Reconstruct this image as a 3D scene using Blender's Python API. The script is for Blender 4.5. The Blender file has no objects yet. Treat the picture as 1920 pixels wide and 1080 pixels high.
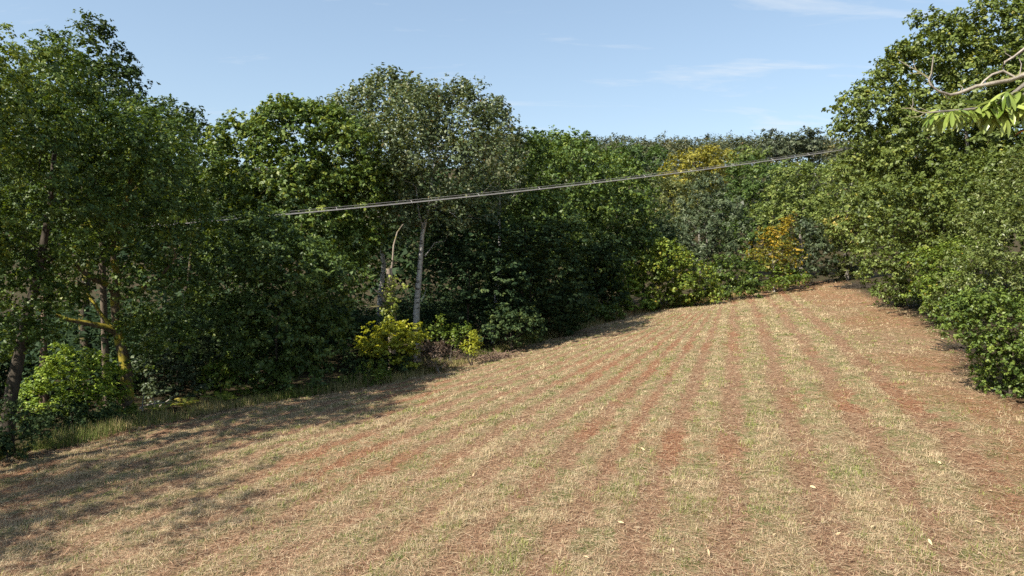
import bpy, math, random
import numpy as np

# ------------------------------------------------------------------ camera, sky, sun, exposure
R = math.radians
scene = bpy.context.scene
CAM_Z = 5.3
PITCH = math.atan(70 / 1280)
cam_data = bpy.data.cameras.new("camera")
cam_data.lens = 24.0
cam_data.sensor_width = 36.0
cam_data.clip_start = 0.1
cam_data.clip_end = 5000
cam = bpy.data.objects.new("camera", cam_data)
scene.collection.objects.link(cam)
cam.location = (0, 0, CAM_Z)
cam.rotation_euler = (math.pi / 2 - PITCH, 0, 0)
scene.camera = cam

SUN_EL = R(44)
SUN_AZ = R(-130)            # clockwise from +Y (north), negative = to the left of the view
SUN_DIR = np.array([math.sin(SUN_AZ) * math.cos(SUN_EL), math.cos(SUN_AZ) * math.cos(SUN_EL), math.sin(SUN_EL)])

world = bpy.data.worlds.new("World")
scene.world = world
world.use_nodes = True
wn, wl = world.node_tree.nodes, world.node_tree.links
wn.clear()
w_out = wn.new("ShaderNodeOutputWorld")
w_bg = wn.new("ShaderNodeBackground")
w_bg.inputs["Strength"].default_value = 0.114
sky = wn.new("ShaderNodeTexSky")
sky.sky_type = 'NISHITA'
sky.sun_disc = False
sky.sun_elevation = SUN_EL
sky.sun_rotation = SUN_AZ
sky.altitude = 100
sky.air_density = 1.0
sky.dust_density = 1.0
sky.ozone_density = 1.2
wl.new(w_bg.outputs[0], w_out.inputs[0])
# thin high cloud wisps, laid out on the sky's own direction
w_tc = wn.new("ShaderNodeTexCoord")
w_sep = wn.new("ShaderNodeSeparateXYZ")
wl.new(w_tc.outputs["Generated"], w_sep.inputs[0])


def wmath(op, a, b=None, c=None):
    n = wn.new("ShaderNodeMath")
    n.operation = op
    for i, v in enumerate((a, b, c)):
        if v is None:
            continue
        if isinstance(v, (int, float)):
            n.inputs[i].default_value = v
        else:
            wl.new(v, n.inputs[i])
    return n.outputs[0]


w_zz = wmath('ADD', wmath('MAXIMUM', w_sep.outputs[2], 0.0), 0.12)
w_cx = wmath('DIVIDE', w_sep.outputs[0], w_zz)
w_cy = wmath('DIVIDE', w_sep.outputs[1], w_zz)
w_comb = wn.new("ShaderNodeCombineXYZ")
wl.new(w_cx, w_comb.inputs[0])
wl.new(w_cy, w_comb.inputs[1])
w_map = wn.new("ShaderNodeMapping")
w_map.inputs["Rotation"].default_value = (0, 0, R(35))
w_map.inputs["Scale"].default_value = (0.7, 2.4, 1)
w_map.inputs["Location"].default_value = (1.3, 2.2, 0)
wl.new(w_comb.outputs[0], w_map.inputs[0])
w_noise = wn.new("ShaderNodeTexNoise")
w_noise.inputs["Scale"].default_value = 1.5
w_noise.inputs["Detail"].default_value = 9
w_noise.inputs["Roughness"].default_value = 0.62
w_noise.inputs["Distortion"].default_value = 0.5
wl.new(w_map.outputs[0], w_noise.inputs["Vector"])
w_ramp = wn.new("ShaderNodeMapRange")
w_ramp.inputs["From Min"].default_value = 0.555
w_ramp.inputs["From Max"].default_value = 0.85
w_ramp.inputs["To Min"].default_value = 0.0
w_ramp.inputs["To Max"].default_value = 0.85
wl.new(w_noise.outputs["Fac"], w_ramp.inputs["Value"])
w_mix = wn.new("ShaderNodeMixRGB")
w_mix.inputs[2].default_value = (3.9, 4.1, 4.3, 1)
wl.new(w_ramp.outputs[0], w_mix.inputs[0])
w_gam = wn.new("ShaderNodeGamma")      # the hazy summer sky of the photograph pales less towards the horizon than clear air does
w_gam.inputs[1].default_value = 0.65
wl.new(sky.outputs[0], w_gam.inputs[0])
w_tint = wn.new("ShaderNodeMixRGB")
w_tint.blend_type = 'MULTIPLY'
w_tint.inputs[0].default_value = 1.0
w_tint.inputs[2].default_value = (1.26, 1.36, 1.42, 1)
wl.new(w_gam.outputs[0], w_tint.inputs[1])
wl.new(w_tint.outputs[0], w_mix.inputs[1])
wl.new(w_mix.outputs[0], w_bg.inputs[0])

sun_data = bpy.data.lights.new("sun", 'SUN')
sun_data.energy = 5.0
sun_data.angle = R(0.53)
sun_data.color = (1.0, 0.93, 0.82)
sun = bpy.data.objects.new("sun", sun_data)
scene.collection.objects.link(sun)
sun.location = (-60, -10, 80)
sun.rotation_euler = (math.pi / 2 - SUN_EL, 0, math.pi - SUN_AZ)

scene.view_settings.view_transform = 'Standard'
scene.view_settings.look = 'None'
scene.view_settings.gamma = 1.0
scene.view_settings.use_curve_mapping = False
scene.view_settings.exposure = 1.0
scene.cycles.use_denoising = False
scene.cycles.max_bounces = 8
scene.cycles.diffuse_bounces = 4
scene.cycles.transparent_max_bounces = 4
scene.cycles.sample_clamp_indirect = 6.0

rng = np.random.default_rng(11)
random.seed(11)
COL = scene.collection


# ------------------------------------------------------------------ helpers
def at(u, v, depth):
    """world point seen at photo pixel (u, v of 1920x1080) at a distance `depth` along the field (y)"""
    a = (u - 960) / 1280
    b = (540 - v) / 1280
    c, s = math.cos(PITCH), math.sin(PITCH)
    dy, dz = c + b * s, -s + b * c
    k = depth / dy
    return np.array([a * k, depth, CAM_Z + dz * k])


CTRL = np.array([
    (5, 16, 0.0), (7.6, 23.3, .1), (11, 37, .25), (18.4, 58, .4), (40, 85, 1.5), (31, 58, .8), (21.8, 34, .75),
    (15, 21, .7), (-13, 25, -1.0), (-15, 20, -1.1), (-5.8, 34, -1.3), (-.35, 45, -1.4), (15.4, 68, -.55),
    (-7, 12, -.5), (7, 9, .2), (0, 0, 0), (12, 0, .7), (-12, 0, -.9), (-25, 35, -2.2), (-15, 60, -3), (5, 80, -2.5),
    (30, 100, -.5), (60, 80, 3), (40, 40, 2), (30, 15, 1.6), (-30, 10, -2), (0, -30, 0), (55, 110, 2.5),
    (0, 120, -3), (-60, 80, -4), (80, 40, 4), (-60, -20, -3), (60, -20, 3.2)], float)


def _tps(d2):
    return np.where(d2 > 0, d2 * np.log(np.maximum(d2, 1e-9)) * 0.5, 0)


_P = CTRL[:, :2]
_K = _tps(((_P[:, None] - _P[None]) ** 2).sum(-1)) + np.eye(len(_P)) * 8.0
_A = np.zeros((len(_P) + 3, len(_P) + 3))
_A[:len(_P), :len(_P)] = _K
_A[:len(_P), -3] = _A[-3, :len(_P)] = 1
_A[:len(_P), -2:] = _P
_A[-2:, :len(_P)] = _P.T
_W = np.linalg.solve(_A, np.concatenate([CTRL[:, 2], np.zeros(3)]))


def smooth(a, b, x):
    t = np.clip((x - a) / (b - a), 0, 1)
    return t * t * (3 - 2 * t)


def ground_z(x, y):
    x, y = np.asarray(x, float), np.asarray(y, float)
    shp = np.broadcast(x, y).shape
    xf, yf = np.broadcast_to(x, shp).ravel(), np.broadcast_to(y, shp).ravel()
    out = np.zeros(len(xf))
    for i in range(0, len(xf), 20000):
        q = np.stack([xf[i:i + 20000], yf[i:i + 20000]], -1)
        d2 = ((q[:, None] - _P[None]) ** 2).sum(-1)
        out[i:i + 20000] = _tps(d2) @ _W[:-3] + _W[-3] + q @ _W[-2:]
    out = np.clip(out, -6, 7)
    far = smooth(90, 170, np.hypot(xf - 10, yf - 40))
    out = out * (1 - far) + 0.5 * far
    out = out + 43 * smooth(115, 330, yf)
    return out.reshape(shp) if shp else float(out[0])


# field outline: left edge and right edge as polylines over y
LE = np.array([(-60, -40), (-19, 10), (-15.6, 19.5), (-12.6, 25), (-6.0, 34), (-.6, 45), (6.8, 56), (15.0, 68), (27, 80), (38, 87.5)], float)
RE = np.array([(20, -40), (15.5, 10), (15.2, 20), (18, 27), (22, 34), (27, 46), (32.5, 60), (38.5, 78), (42, 88)], float)
END_Y = 87.0
SIN, COS = math.sin(R(18)), math.cos(R(18))


def field_in(x, y):
    """about how many metres inside the mown field (negative outside)"""
    xl = np.interp(y, LE[:, 1], LE[:, 0])
    xr = np.interp(y, RE[:, 1], RE[:, 0])
    return np.minimum(np.minimum((x - xl) * 0.8, (xr - x) * 0.9), END_Y - y + 0.0)


def row_w(x, y):
    """across-row coordinate: the mower's passes run along lines of constant w"""
    w0 = x * COS - y * SIN
    t = np.clip(x * SIN + y * COS, -40, 78)
    f = 1.0 / (1 - t / 92)
    f = np.where(w0 < 0, f, 1.0)
    s = smooth(-4, 1, w0)
    return w0 * (f * (1 - s) + s)


PERIOD = 1.75


def vnoise(x, y, seed=0):
    """cheap smooth value noise"""
    def h(i, j):
        n = (i.astype(np.int64) * 374761393 + j.astype(np.int64) * 668265263 + seed * 974711) & 0x7fffffff
        n = ((n ^ (n >> 13)) * 1274126177) & 0x7fffffff
        return ((n ^ (n >> 16)) & 0xffff) / 65535.0
    x, y = np.asarray(x, float), np.asarray(y, float)
    i, j = np.floor(x), np.floor(y)
    fx, fy = x - i, y - j
    fx, fy = fx * fx * (3 - 2 * fx), fy * fy * (3 - 2 * fy)
    a, b, c, d = h(i, j), h(i + 1, j), h(i, j + 1), h(i + 1, j + 1)
    return (a * (1 - fx) + b * fx) * (1 - fy) + (c * (1 - fx) + d * fx) * fy


def fbm(x, y, seed=0, o=3):
    s, a, t = 0, 1.0, 0
    for k in range(o):
        s = s + a * vnoise(np.asarray(x) * 2 ** k, np.asarray(y) * 2 ** k, seed + k)
        t += a
        a *= .55
    return s / t


def field_mix(x, y):
    """share of standing grass stubble, how green it is, and how red the litter is (what grows and lies there)"""
    rw = row_w(x, y)
    tl = x * SIN + y * COS
    streak = fbm(rw * 1.6, tl * .28, 13)
    w = rw + (fbm(x * .7, y * .7, 3) - .5) * .9
    ph = w / PERIOD - np.floor(w / PERIOD + .5)           # 0 = bare pass centre
    stub = smooth(.08, .34, np.abs(ph) + (streak - .5) * .38)
    headland = smooth(4.6, 6.6, rw + (fbm(x * .2, y * .2, 9) - .5) * 3 + smooth(20, 9, y) * 2.2 - smooth(32, 50, y) * 1.5)
    patch = fbm(x * .22, y * .22, 21)
    stub = (stub - .5) * (.7 + .3 * smooth(12, 26, y)) + .5
    stub = stub * (1 - headland) + headland * .38
    stub = np.clip(-.06 + .98 * stub + (fbm(x * 1.7, y * 1.7, 31) - .5) * 1.7 + (fbm(x * .45, y * .45, 33) - .5) * .8, 0, 1)
    green = np.clip((fbm(x * .8, y * .8, 41) - .45) * 3.6 + .40 - smooth(25, 70, y) * .2 - smooth(.34, .46, np.abs(ph)) * .45, 0, 1)
    red = np.clip(smooth(.52, .72, patch) * .8 + smooth(55, 84, y) * .65 + headland * smooth(.4, .6, fbm(x * .25, y * .25, 77)) * .75, 0, 1)
    for (px, py, rad, amt) in ((11.2, 22.3, 2.6, .9), (4.5, 34, 3.5, .8), (24.5, 42, 6, .7), (34, 72, 10, .7), (20.5, 31, 3, .6)):
        red = np.maximum(red, amt * smooth(rad, rad * .4, np.hypot(x - px, y - py) + (fbm(x * .7, y * .7, 90) - .5) * 3))
    stub = stub * (1 - .45 * red)
    return stub, green, red


def mesh_quads(name, verts, nper, tint=None, color=None, smooth_shade=False):
    """verts (N*nper,3): every nper vertices make one face"""
    me = bpy.data.meshes.new(name)
    nv = len(verts)
    nf = nv // nper
    me.vertices.add(nv)
    me.vertices.foreach_set("co", np.ascontiguousarray(verts, np.float32).ravel())
    me.loops.add(nv)
    me.loops.foreach_set("vertex_index", np.arange(nv, dtype=np.int32))
    me.polygons.add(nf)
    me.polygons.foreach_set("loop_start", np.arange(0, nv, nper, dtype=np.int32))
    me.update(calc_edges=True)
    if tint is not None:
        a = me.attributes.new("tint", 'FLOAT', 'FACE')
        a.data.foreach_set("value", np.ascontiguousarray(tint, np.float32))
    if color is not None:
        a = me.attributes.new("tone", 'FLOAT_COLOR', 'FACE')
        c4 = np.concatenate([color, np.ones((len(color), 1))], 1)
        a.data.foreach_set("color", np.ascontiguousarray(c4, np.float32).ravel())
    return me


def mesh_faces(name, verts, quads, smooth_shade=True):
    me = bpy.data.meshes.new(name)
    quads = np.asarray(quads, np.int32)
    k = quads.shape[1]
    me.vertices.add(len(verts))
    me.vertices.foreach_set("co", np.ascontiguousarray(verts, np.float32).ravel())
    me.loops.add(quads.size)
    me.loops.foreach_set("vertex_index", quads.ravel())
    me.polygons.add(len(quads))
    me.polygons.foreach_set("loop_start", np.arange(0, quads.size, k, dtype=np.int32))
    me.update(calc_edges=True)
    if smooth_shade:
        me.polygons.foreach_set("use_smooth", np.ones(len(quads), bool))
    return me


def link(name, me, mat=None, parent=None, loc=None):
    o = bpy.data.objects.new(name, me)
    COL.objects.link(o)
    if mat is not None and me is not None and len(me.materials) == 0:
        me.materials.append(mat)
    if parent is not None:
        o.parent = parent
    if loc is not None:
        o.location = loc
    return o


def tag(o, label=None, cat=None, group=None, kind=None):
    if label:
        o["label"] = label
    if cat:
        o["category"] = cat
    if group:
        o["group"] = group
    if kind:
        o["kind"] = kind
    return o


def unit(v):
    return v / np.maximum(np.linalg.norm(v, axis=-1, keepdims=True), 1e-9)


# ------------------------------------------------------------------ materials
def new_mat(name):
    m = bpy.data.materials.new(name)
    m.use_nodes = True
    m.node_tree.nodes.clear()
    return m, m.node_tree.nodes, m.node_tree.links


LEAF_GAIN = 1.2


def leaf_mat(name, stops, trans=0.26, rough=0.5, spec=0.35):
    """stops: [(pos, (r,g,b))] over the per-leaf tint"""
    m, n, l = new_mat(name)
    out = n.new("ShaderNodeOutputMaterial")
    at_ = n.new("ShaderNodeAttribute")
    at_.attribute_name = "tint"
    ramp = n.new("ShaderNodeValToRGB")
    el = ramp.color_ramp.elements
    while len(el) < len(stops):
        el.new(0.5)
    for e, (p, c) in zip(el, stops):
        e.position = p
        e.color = (*[min(.7, q * LEAF_GAIN) for q in c], 1)
    l.new(at_.outputs["Fac"], ramp.inputs[0])
    p = n.new("ShaderNodeBsdfPrincipled")
    p.inputs["Roughness"].default_value = rough
    p.inputs["Specular IOR Level"].default_value = spec
    l.new(ramp.outputs[0], p.inputs["Base Color"])
    t = n.new("ShaderNodeBsdfTranslucent")
    mul = n.new("ShaderNodeMixRGB")
    mul.blend_type = 'MULTIPLY'
    mul.inputs[0].default_value = 1
    mul.inputs[2].default_value = (1.25, 1.15, 0.45, 1)
    l.new(ramp.outputs[0], mul.inputs[1])
    l.new(mul.outputs[0], t.inputs[0])
    mix = n.new("ShaderNodeMixShader")
    mix.inputs[0].default_value = trans
    l.new(p.outputs[0], mix.inputs[1])
    l.new(t.outputs[0], mix.inputs[2])
    l.new(mix.outputs[0], out.inputs[0])
    return m


def bark_mat(name, c1, c2, scale=6.0, moss=None, moss_amt=0.0, bands=None, zscale=0.25):
    m, n, l = new_mat(name)
    out = n.new("ShaderNodeOutputMaterial")
    p = n.new("ShaderNodeBsdfPrincipled")
    p.inputs["Roughness"].default_value = 0.9
    p.inputs["Specular IOR Level"].default_value = 0.15
    tc = n.new("ShaderNodeTexCoord")
    mp = n.new("ShaderNodeMapping")
    mp.inputs["Scale"].default_value = (1, 1, zscale)
    l.new(tc.outputs["Object"], mp.inputs[0])
    nz = n.new("ShaderNodeTexNoise")
    nz.inputs["Scale"].default_value = scale
    nz.inputs["Detail"].default_value = 7
    nz.inputs["Roughness"].default_value = 0.7
    l.new(mp.outputs[0], nz.inputs["Vector"])
    ramp = n.new("ShaderNodeValToRGB")
    ramp.color_ramp.elements[0].position = 0.35
    ramp.color_ramp.elements[0].color = (*c1, 1)
    ramp.color_ramp.elements[1].position = 0.68
    ramp.color_ramp.elements[1].color = (*c2, 1)
    l.new(nz.outputs["Fac"], ramp.inputs[0])
    col = ramp.outputs[0]
    if bands:
        mp2 = n.new("ShaderNodeMapping")
        mp2.inputs["Scale"].default_value = (2.0, 2.0, 7)
        l.new(tc.outputs["Object"], mp2.inputs[0])
        nb = n.new("ShaderNodeTexNoise")
        nb.inputs["Scale"].default_value = 1.1
        nb.inputs["Detail"].default_value = 5
        l.new(mp2.outputs[0], nb.inputs["Vector"])
        r2 = n.new("ShaderNodeMapRange")
        r2.inputs["From Min"].default_value = .56
        r2.inputs["From Max"].default_value = .64
        l.new(nb.outputs["Fac"], r2.inputs["Value"])
        mx = n.new("ShaderNodeMixRGB")
        mx.inputs[2].default_value = (*bands, 1)
        l.new(r2.outputs[0], mx.inputs[0])
        l.new(col, mx.inputs[1])
        col = mx.outputs[0]
    if moss:
        geo = n.new("ShaderNodeNewGeometry")
        sp = n.new("ShaderNodeSeparateXYZ")
        l.new(geo.outputs["Normal"], sp.inputs[0])
        nm = n.new("ShaderNodeTexNoise")
        nm.inputs["Scale"].default_value = 2.6
        nm.inputs["Detail"].default_value = 6
        l.new(tc.outputs["Object"], nm.inputs["Vector"])
        add = n.new("ShaderNodeMath")
        add.operation = 'MULTIPLY_ADD'
        add.inputs[1].default_value = 0.22
        l.new(sp.outputs[2], add.inputs[0])
        l.new(nm.outputs["Fac"], add.inputs[2])
        r3 = n.new("ShaderNodeMapRange")
        r3.inputs["From Min"].default_value = .62 - moss_amt * .25
        r3.inputs["From Max"].default_value = .72 - moss_amt * .25
        l.new(add.outputs[0], r3.inputs["Value"])
        mx = n.new("ShaderNodeMixRGB")
        mx.inputs[2].default_value = (*moss, 1)
        l.new(r3.outputs[0], mx.inputs[0])
        l.new(col, mx.inputs[1])
        col = mx.outputs[0]
    l.new(col, p.inputs["Base Color"])
    bp = n.new("ShaderNodeBump")
    bp.inputs["Strength"].default_value = 0.8
    bp.inputs["Distance"].default_value = 0.03
    l.new(nz.outputs["Fac"], bp.inputs["Height"])
    l.new(bp.outputs[0], p.inputs["Normal"])
    l.new(p.outputs[0], out.inputs[0])
    return m


def tone_mat(name, trans=0.2, rough=0.7):
    m, n, l = new_mat(name)
    out = n.new("ShaderNodeOutputMaterial")
    a = n.new("ShaderNodeAttribute")
    a.attribute_name = "tone"
    p = n.new("ShaderNodeBsdfPrincipled")
    p.inputs["Roughness"].default_value = rough
    p.inputs["Specular IOR Level"].default_value = 0.25
    t = n.new("ShaderNodeBsdfTranslucent")
    l.new(a.outputs["Color"], p.inputs["Base Color"])
    l.new(a.outputs["Color"], t.inputs[0])
    mix = n.new("ShaderNodeMixShader")
    mix.inputs[0].default_value = trans
    l.new(p.outputs[0], mix.inputs[1])
    l.new(t.outputs[0], mix.inputs[2])
    l.new(mix.outputs[0], out.inputs[0])
    return m


def plain_mat(name, c, rough=0.6, spec=0.3, vary=0.25, scale=20):
    m, n, l = new_mat(name)
    out = n.new("ShaderNodeOutputMaterial")
    p = n.new("ShaderNodeBsdfPrincipled")
    p.inputs["Roughness"].default_value = rough
    p.inputs["Specular IOR Level"].default_value = spec
    tc = n.new("ShaderNodeTexCoord")
    nz = n.new("ShaderNodeTexNoise")
    nz.inputs["Scale"].default_value = scale
    nz.inputs["Detail"].default_value = 4
    l.new(tc.outputs["Object"], nz.inputs["Vector"])
    ramp = n.new("ShaderNodeValToRGB")
    ramp.color_ramp.elements[0].position = .3
    ramp.color_ramp.elements[0].color = (*[k * (1 - vary) for k in c], 1)
    ramp.color_ramp.elements[1].position = .7
    ramp.color_ramp.elements[1].color = (*[k * (1 + vary) for k in c], 1)
    l.new(nz.outputs["Fac"], ramp.inputs[0])
    l.new(ramp.outputs[0], p.inputs["Base Color"])
    l.new(p.outputs[0], out.inputs[0])
    return m


YEL = (.25, .23, .035)
M = {
    'oak': leaf_mat("oak leaves", [(0, (.028, .052, .010)), (.45, (.062, .104, .018)), (.85, (.115, .158, .026)), (1, (.20, .22, .035))]),
    'oak_dark': leaf_mat("dark oak leaves", [(0, (.020, .038, .010)), (.5, (.045, .074, .018)), (.9, (.085, .118, .024)), (1, (.15, .16, .03))]),
    'maple': leaf_mat("field maple leaves", [(0, (.026, .050, .012)), (.5, (.060, .098, .022)), (.9, (.105, .150, .032)), (1, (.16, .20, .04))]),
    'poplar': leaf_mat("poplar leaves", [(0, (.036, .056, .022)), (.5, (.082, .110, .048)), (.85, (.15, .18, .095)), (.95, (.20, .20, .10)), (1, (.21, .13, .055))], trans=.25, rough=.45),
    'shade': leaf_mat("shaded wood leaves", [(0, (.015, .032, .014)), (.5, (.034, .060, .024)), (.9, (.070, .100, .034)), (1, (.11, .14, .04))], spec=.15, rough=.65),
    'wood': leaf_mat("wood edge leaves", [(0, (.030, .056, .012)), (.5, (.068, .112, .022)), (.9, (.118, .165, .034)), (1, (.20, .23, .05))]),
    'gold': leaf_mat("golden tree leaves", [(0, (.11, .112, .018)), (.5, (.215, .20, .028)), (.9, (.29, .26, .036)), (1, (.28, .22, .03))]),
    'olive': leaf_mat("olive leaves", [(0, (.048, .062, .018)), (.5, (.098, .115, .034)), (.9, (.16, .175, .05)), (1, (.24, .20, .05))]),
    'grey': leaf_mat("grey green leaves", [(0, (.034, .052, .022)), (.5, (.072, .096, .044)), (.9, (.12, .15, .075)), (1, (.17, .18, .09))], trans=.22),
    'ash': leaf_mat("ash leaves", [(0, (.044, .066, .013)), (.5, (.094, .126, .026)), (.9, (.155, .19, .042)), (.965, (.20, .21, .05)), (1, YEL)]),
    'light': leaf_mat("light green leaves", [(0, (.058, .085, .018)), (.5, (.125, .165, .036)), (.9, (.195, .235, .06)), (1, (.28, .28, .08))]),
    'lime': leaf_mat("lime bush leaves", [(0, (.07, .12, .012)), (.5, (.155, .225, .026)), (.9, (.25, .31, .04)), (1, (.34, .36, .06))]),
    'yellow': leaf_mat("yellow bush leaves", [(0, (.13, .16, .014)), (.5, (.28, .30, .03)), (.9, (.40, .40, .05)), (1, (.46, .42, .08))], trans=.4),
    'hazel': leaf_mat("hazel leaves", [(0, (.045, .075, .010)), (.5, (.105, .152, .020)), (.85, (.18, .225, .03)), (.95, (.24, .22, .03)), (1, (.27, .17, .03))]),
    'orange': leaf_mat("amber leaves", [(0, (.055, .075, .012)), (.35, (.11, .12, .016)), (.8, (.25, .19, .02)), (1, (.38, .25, .03))], trans=.35),
    'amber': leaf_mat("pale yellow leaves", [(0, (.06, .085, .018)), (.5, (.12, .145, .03)), (.8, (.28, .255, .06)), (1, (.48, .37, .11))], trans=.35),
    'willow': leaf_mat("sallow leaves", [(0, (.050, .072, .018)), (.5, (.105, .138, .034)), (.88, (.18, .205, .07)), (1, (.36, .38, .25))], trans=.28, rough=.4),
    'bramble': leaf_mat("bramble leaves", [(0, (.032, .058, .010)), (.5, (.085, .128, .022)), (.9, (.15, .20, .035)), (1, (.22, .25, .05))]),
    'dead': leaf_mat("dead brown twigs", [(0, (.045, .030, .020)), (.5, (.105, .070, .048)), (.9, (.18, .125, .085)), (1, (.25, .16, .10))], trans=.1),
    'ivy': leaf_mat("ivy leaves", [(0, (.05, .075, .012)), (.5, (.12, .155, .022)), (1, (.24, .26, .05))], trans=.2),
    'fern': leaf_mat("fern leaves", [(0, (.07, .11, .014)), (.5, (.145, .19, .026)), (.9, (.25, .27, .05)), (1, (.36, .26, .06))]),
    'hill': leaf_mat("hillside leaves", [(0, (.030, .040, .018)), (.4, (.052, .064, .027)), (.75, (.082, .086, .034)), (.93, (.12, .105, .038)), (1, (.16, .10, .036))], trans=.15),
    'pine': leaf_mat("pine needles", [(0, (.034, .046, .024)), (.6, (.066, .082, .042)), (1, (.11, .12, .06))], trans=.1),
}
BARK = {
    'oak': bark_mat("oak bark", (.035, .028, .020), (.12, .098, .070), 7, moss=(.15, .135, .022), moss_amt=.30),
    'mossy': bark_mat("mossy oak bark", (.05, .04, .028), (.17, .13, .085), 7, moss=(.26, .215, .03), moss_amt=.55),
    'dark': bark_mat("dark bark", (.03, .025, .019), (.09, .075, .056), 8),
    'poplar': bark_mat("poplar bark", (.30, .285, .255), (.52, .50, .46), 5, bands=(.09, .08, .07), zscale=.6),
    'dead': bark_mat("bleached dead wood", (.20, .17, .14), (.46, .41, .35), 8, moss=(.16, .15, .05), moss_amt=-.1),
    'pine': bark_mat("pine bark", (.13, .085, .06), (.27, .19, .14), 8),
    'grey': bark_mat("grey bark", (.10, .09, .075), (.25, .225, .19), 8),
    'snag': bark_mat("snag bark", (.13, .10, .075), (.40, .34, .27), 6, moss=(.20, .19, .04), moss_amt=.1),
}


# ------------------------------------------------------------------ plants
def tubes(chains):
    """chains: list of (points (k,3), radii (k,)) -> verts, quads"""
    V, F = [], []
    base = 0
    for pts, rad in chains:
        k = len(pts)
        if k < 2:
            continue
        rmax = rad.max()
        s = 10 if rmax > .12 else 6 if rmax > .04 else 4 if rmax > .015 else 3
        tan = np.gradient(pts, axis=0)
        tan = unit(tan)
        ref = np.array([0.31, 0.17, 0.93]) if abs(tan[:, 2]).mean() < .8 else np.array([1.0, .13, .05])
        a = unit(np.cross(tan, ref))
        b = np.cross(tan, a)
        th = np.arange(s) * 2 * math.pi / s
        ring = a[:, None] * np.cos(th)[None, :, None] + b[:, None] * np.sin(th)[None, :, None]
        rr = rad[:, None, None]
        if rmax > .1:
            rr = rr * (1 + .10 * np.sin(th * 3 + pts[0, 0])[None, :, None] + .06 * rng.standard_normal((k, s, 1)))
        v = (pts[:, None] + ring * rr).reshape(-1, 3)
        i = np.arange(k - 1)[:, None] * s + np.arange(s)[None]
        j = np.arange(k - 1)[:, None] * s + (np.arange(s)[None] + 1) % s
        q = np.stack([i, j, j + s, i + s], -1).reshape(-1, 4) + base
        V.append(v)
        F.append(q)
        base += len(v)
    return np.concatenate(V), np.concatenate(F)


def wiggle(p0, p1, n, amp, sag=0.0):
    t = np.linspace(0, 1, n)[:, None]
    d = p1 - p0
    L = np.linalg.norm(d)
    p = p0 + d * t
    off = rng.standard_normal((n, 3)) * amp * L
    off = np.cumsum(off, 0) * .5
    off -= off[:1] * (1 - t) + off[-1:] * t
    p = p + off
    p[:, 2] += sag * L * np.sin(t[:, 0] * math.pi)
    return p


def grow(trunks, targets, r_base, tip=.010, thr=0.0, lift=.12, expo=2.2):
    """grow a branch network from the trunk polylines out to the target points.
    trunks: list of (points, r0, r1). Returns the chains."""
    pos, par, fixed = [], [], []
    for pts, r0, r1 in trunks:
        for i, p in enumerate(pts):
            pos.append(p)
            par.append(len(pos) - 2 if i else -1)
            fixed.append(r0 + (r1 - r0) * (i / (len(pts) - 1)) ** .8)
    pos = [np.asarray(p, float) for p in pos]
    fixed = list(fixed)
    root_z = min(p[2] for p in pos)
    P = np.zeros((len(pos) + 5 * len(targets) + 10, 3))
    P[:len(pos)] = pos
    n = len(pos)
    n0 = n
    lowcut = np.zeros(len(P))
    for i in range(n0):
        lowcut[i] = 0
    c0 = targets.mean(0)
    order = np.argsort(np.linalg.norm(targets - np.array([trunks[0][0][-1][0], trunks[0][0][-1][1], c0[2]]), axis=1))
    par = par + [-1] * (len(P) - n)
    for ti in order:
        c = targets[ti]
        d = np.linalg.norm(P[:n] - c, axis=1)
        cost = d + 0.9 * np.maximum(0, P[:n, 2] - c[2] + .15 * d)
        cost[0] += 3
        k = int(np.argmin(cost))
        L = d[k]
        m = 2 if L < .8 else 3 if L < 2.2 else 5
        seg = wiggle(P[k], c, m + 1, .06, lift * .5)[1:]
        prev = k
        for q in seg:
            P[n] = q
            par[n] = prev
            prev = n
            n += 1
            if n >= len(P) - 6:
                break
        if n >= len(P) - 6:
            break
    P = P[:n]
    par = np.array(par[:n])
    rad = np.zeros(n)
    kids = [[] for _ in range(n)]
    for i in range(n):
        if par[i] >= 0:
            kids[par[i]].append(i)
    acc = np.zeros(n)
    for i in range(n - 1, -1, -1):
        if not kids[i]:
            acc[i] = tip ** expo
        if par[i] >= 0:
            acc[par[i]] += acc[i]
    rad = acc ** (1 / expo)
    for i in range(n0):
        rad[i] = fixed[i]
    for i in range(n0, n):
        rad[i] = min(rad[i], rad[par[i]] * .82)
    chains = []
    starts = [i for i in range(n) if par[i] < 0]
    stack = [(s, None) for s in starts]
    while stack:
        s, p = stack.pop()
        ch = [s] if p is None else [p, s]
        cur = s
        while kids[cur]:
            ks = sorted(kids[cur], key=lambda q: (-1 if (q < n0 and cur < n0) else 0, -rad[q]))
            for q in ks[1:]:
                stack.append((q, cur))
            cur = ks[0]
            ch.append(cur)
        pts, rr = P[ch], rad[ch].copy()
        if p is not None:
            rr[0] = rr[1]
        if rr.max() >= thr:
            chains.append((pts, rr))
    return chains


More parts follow.
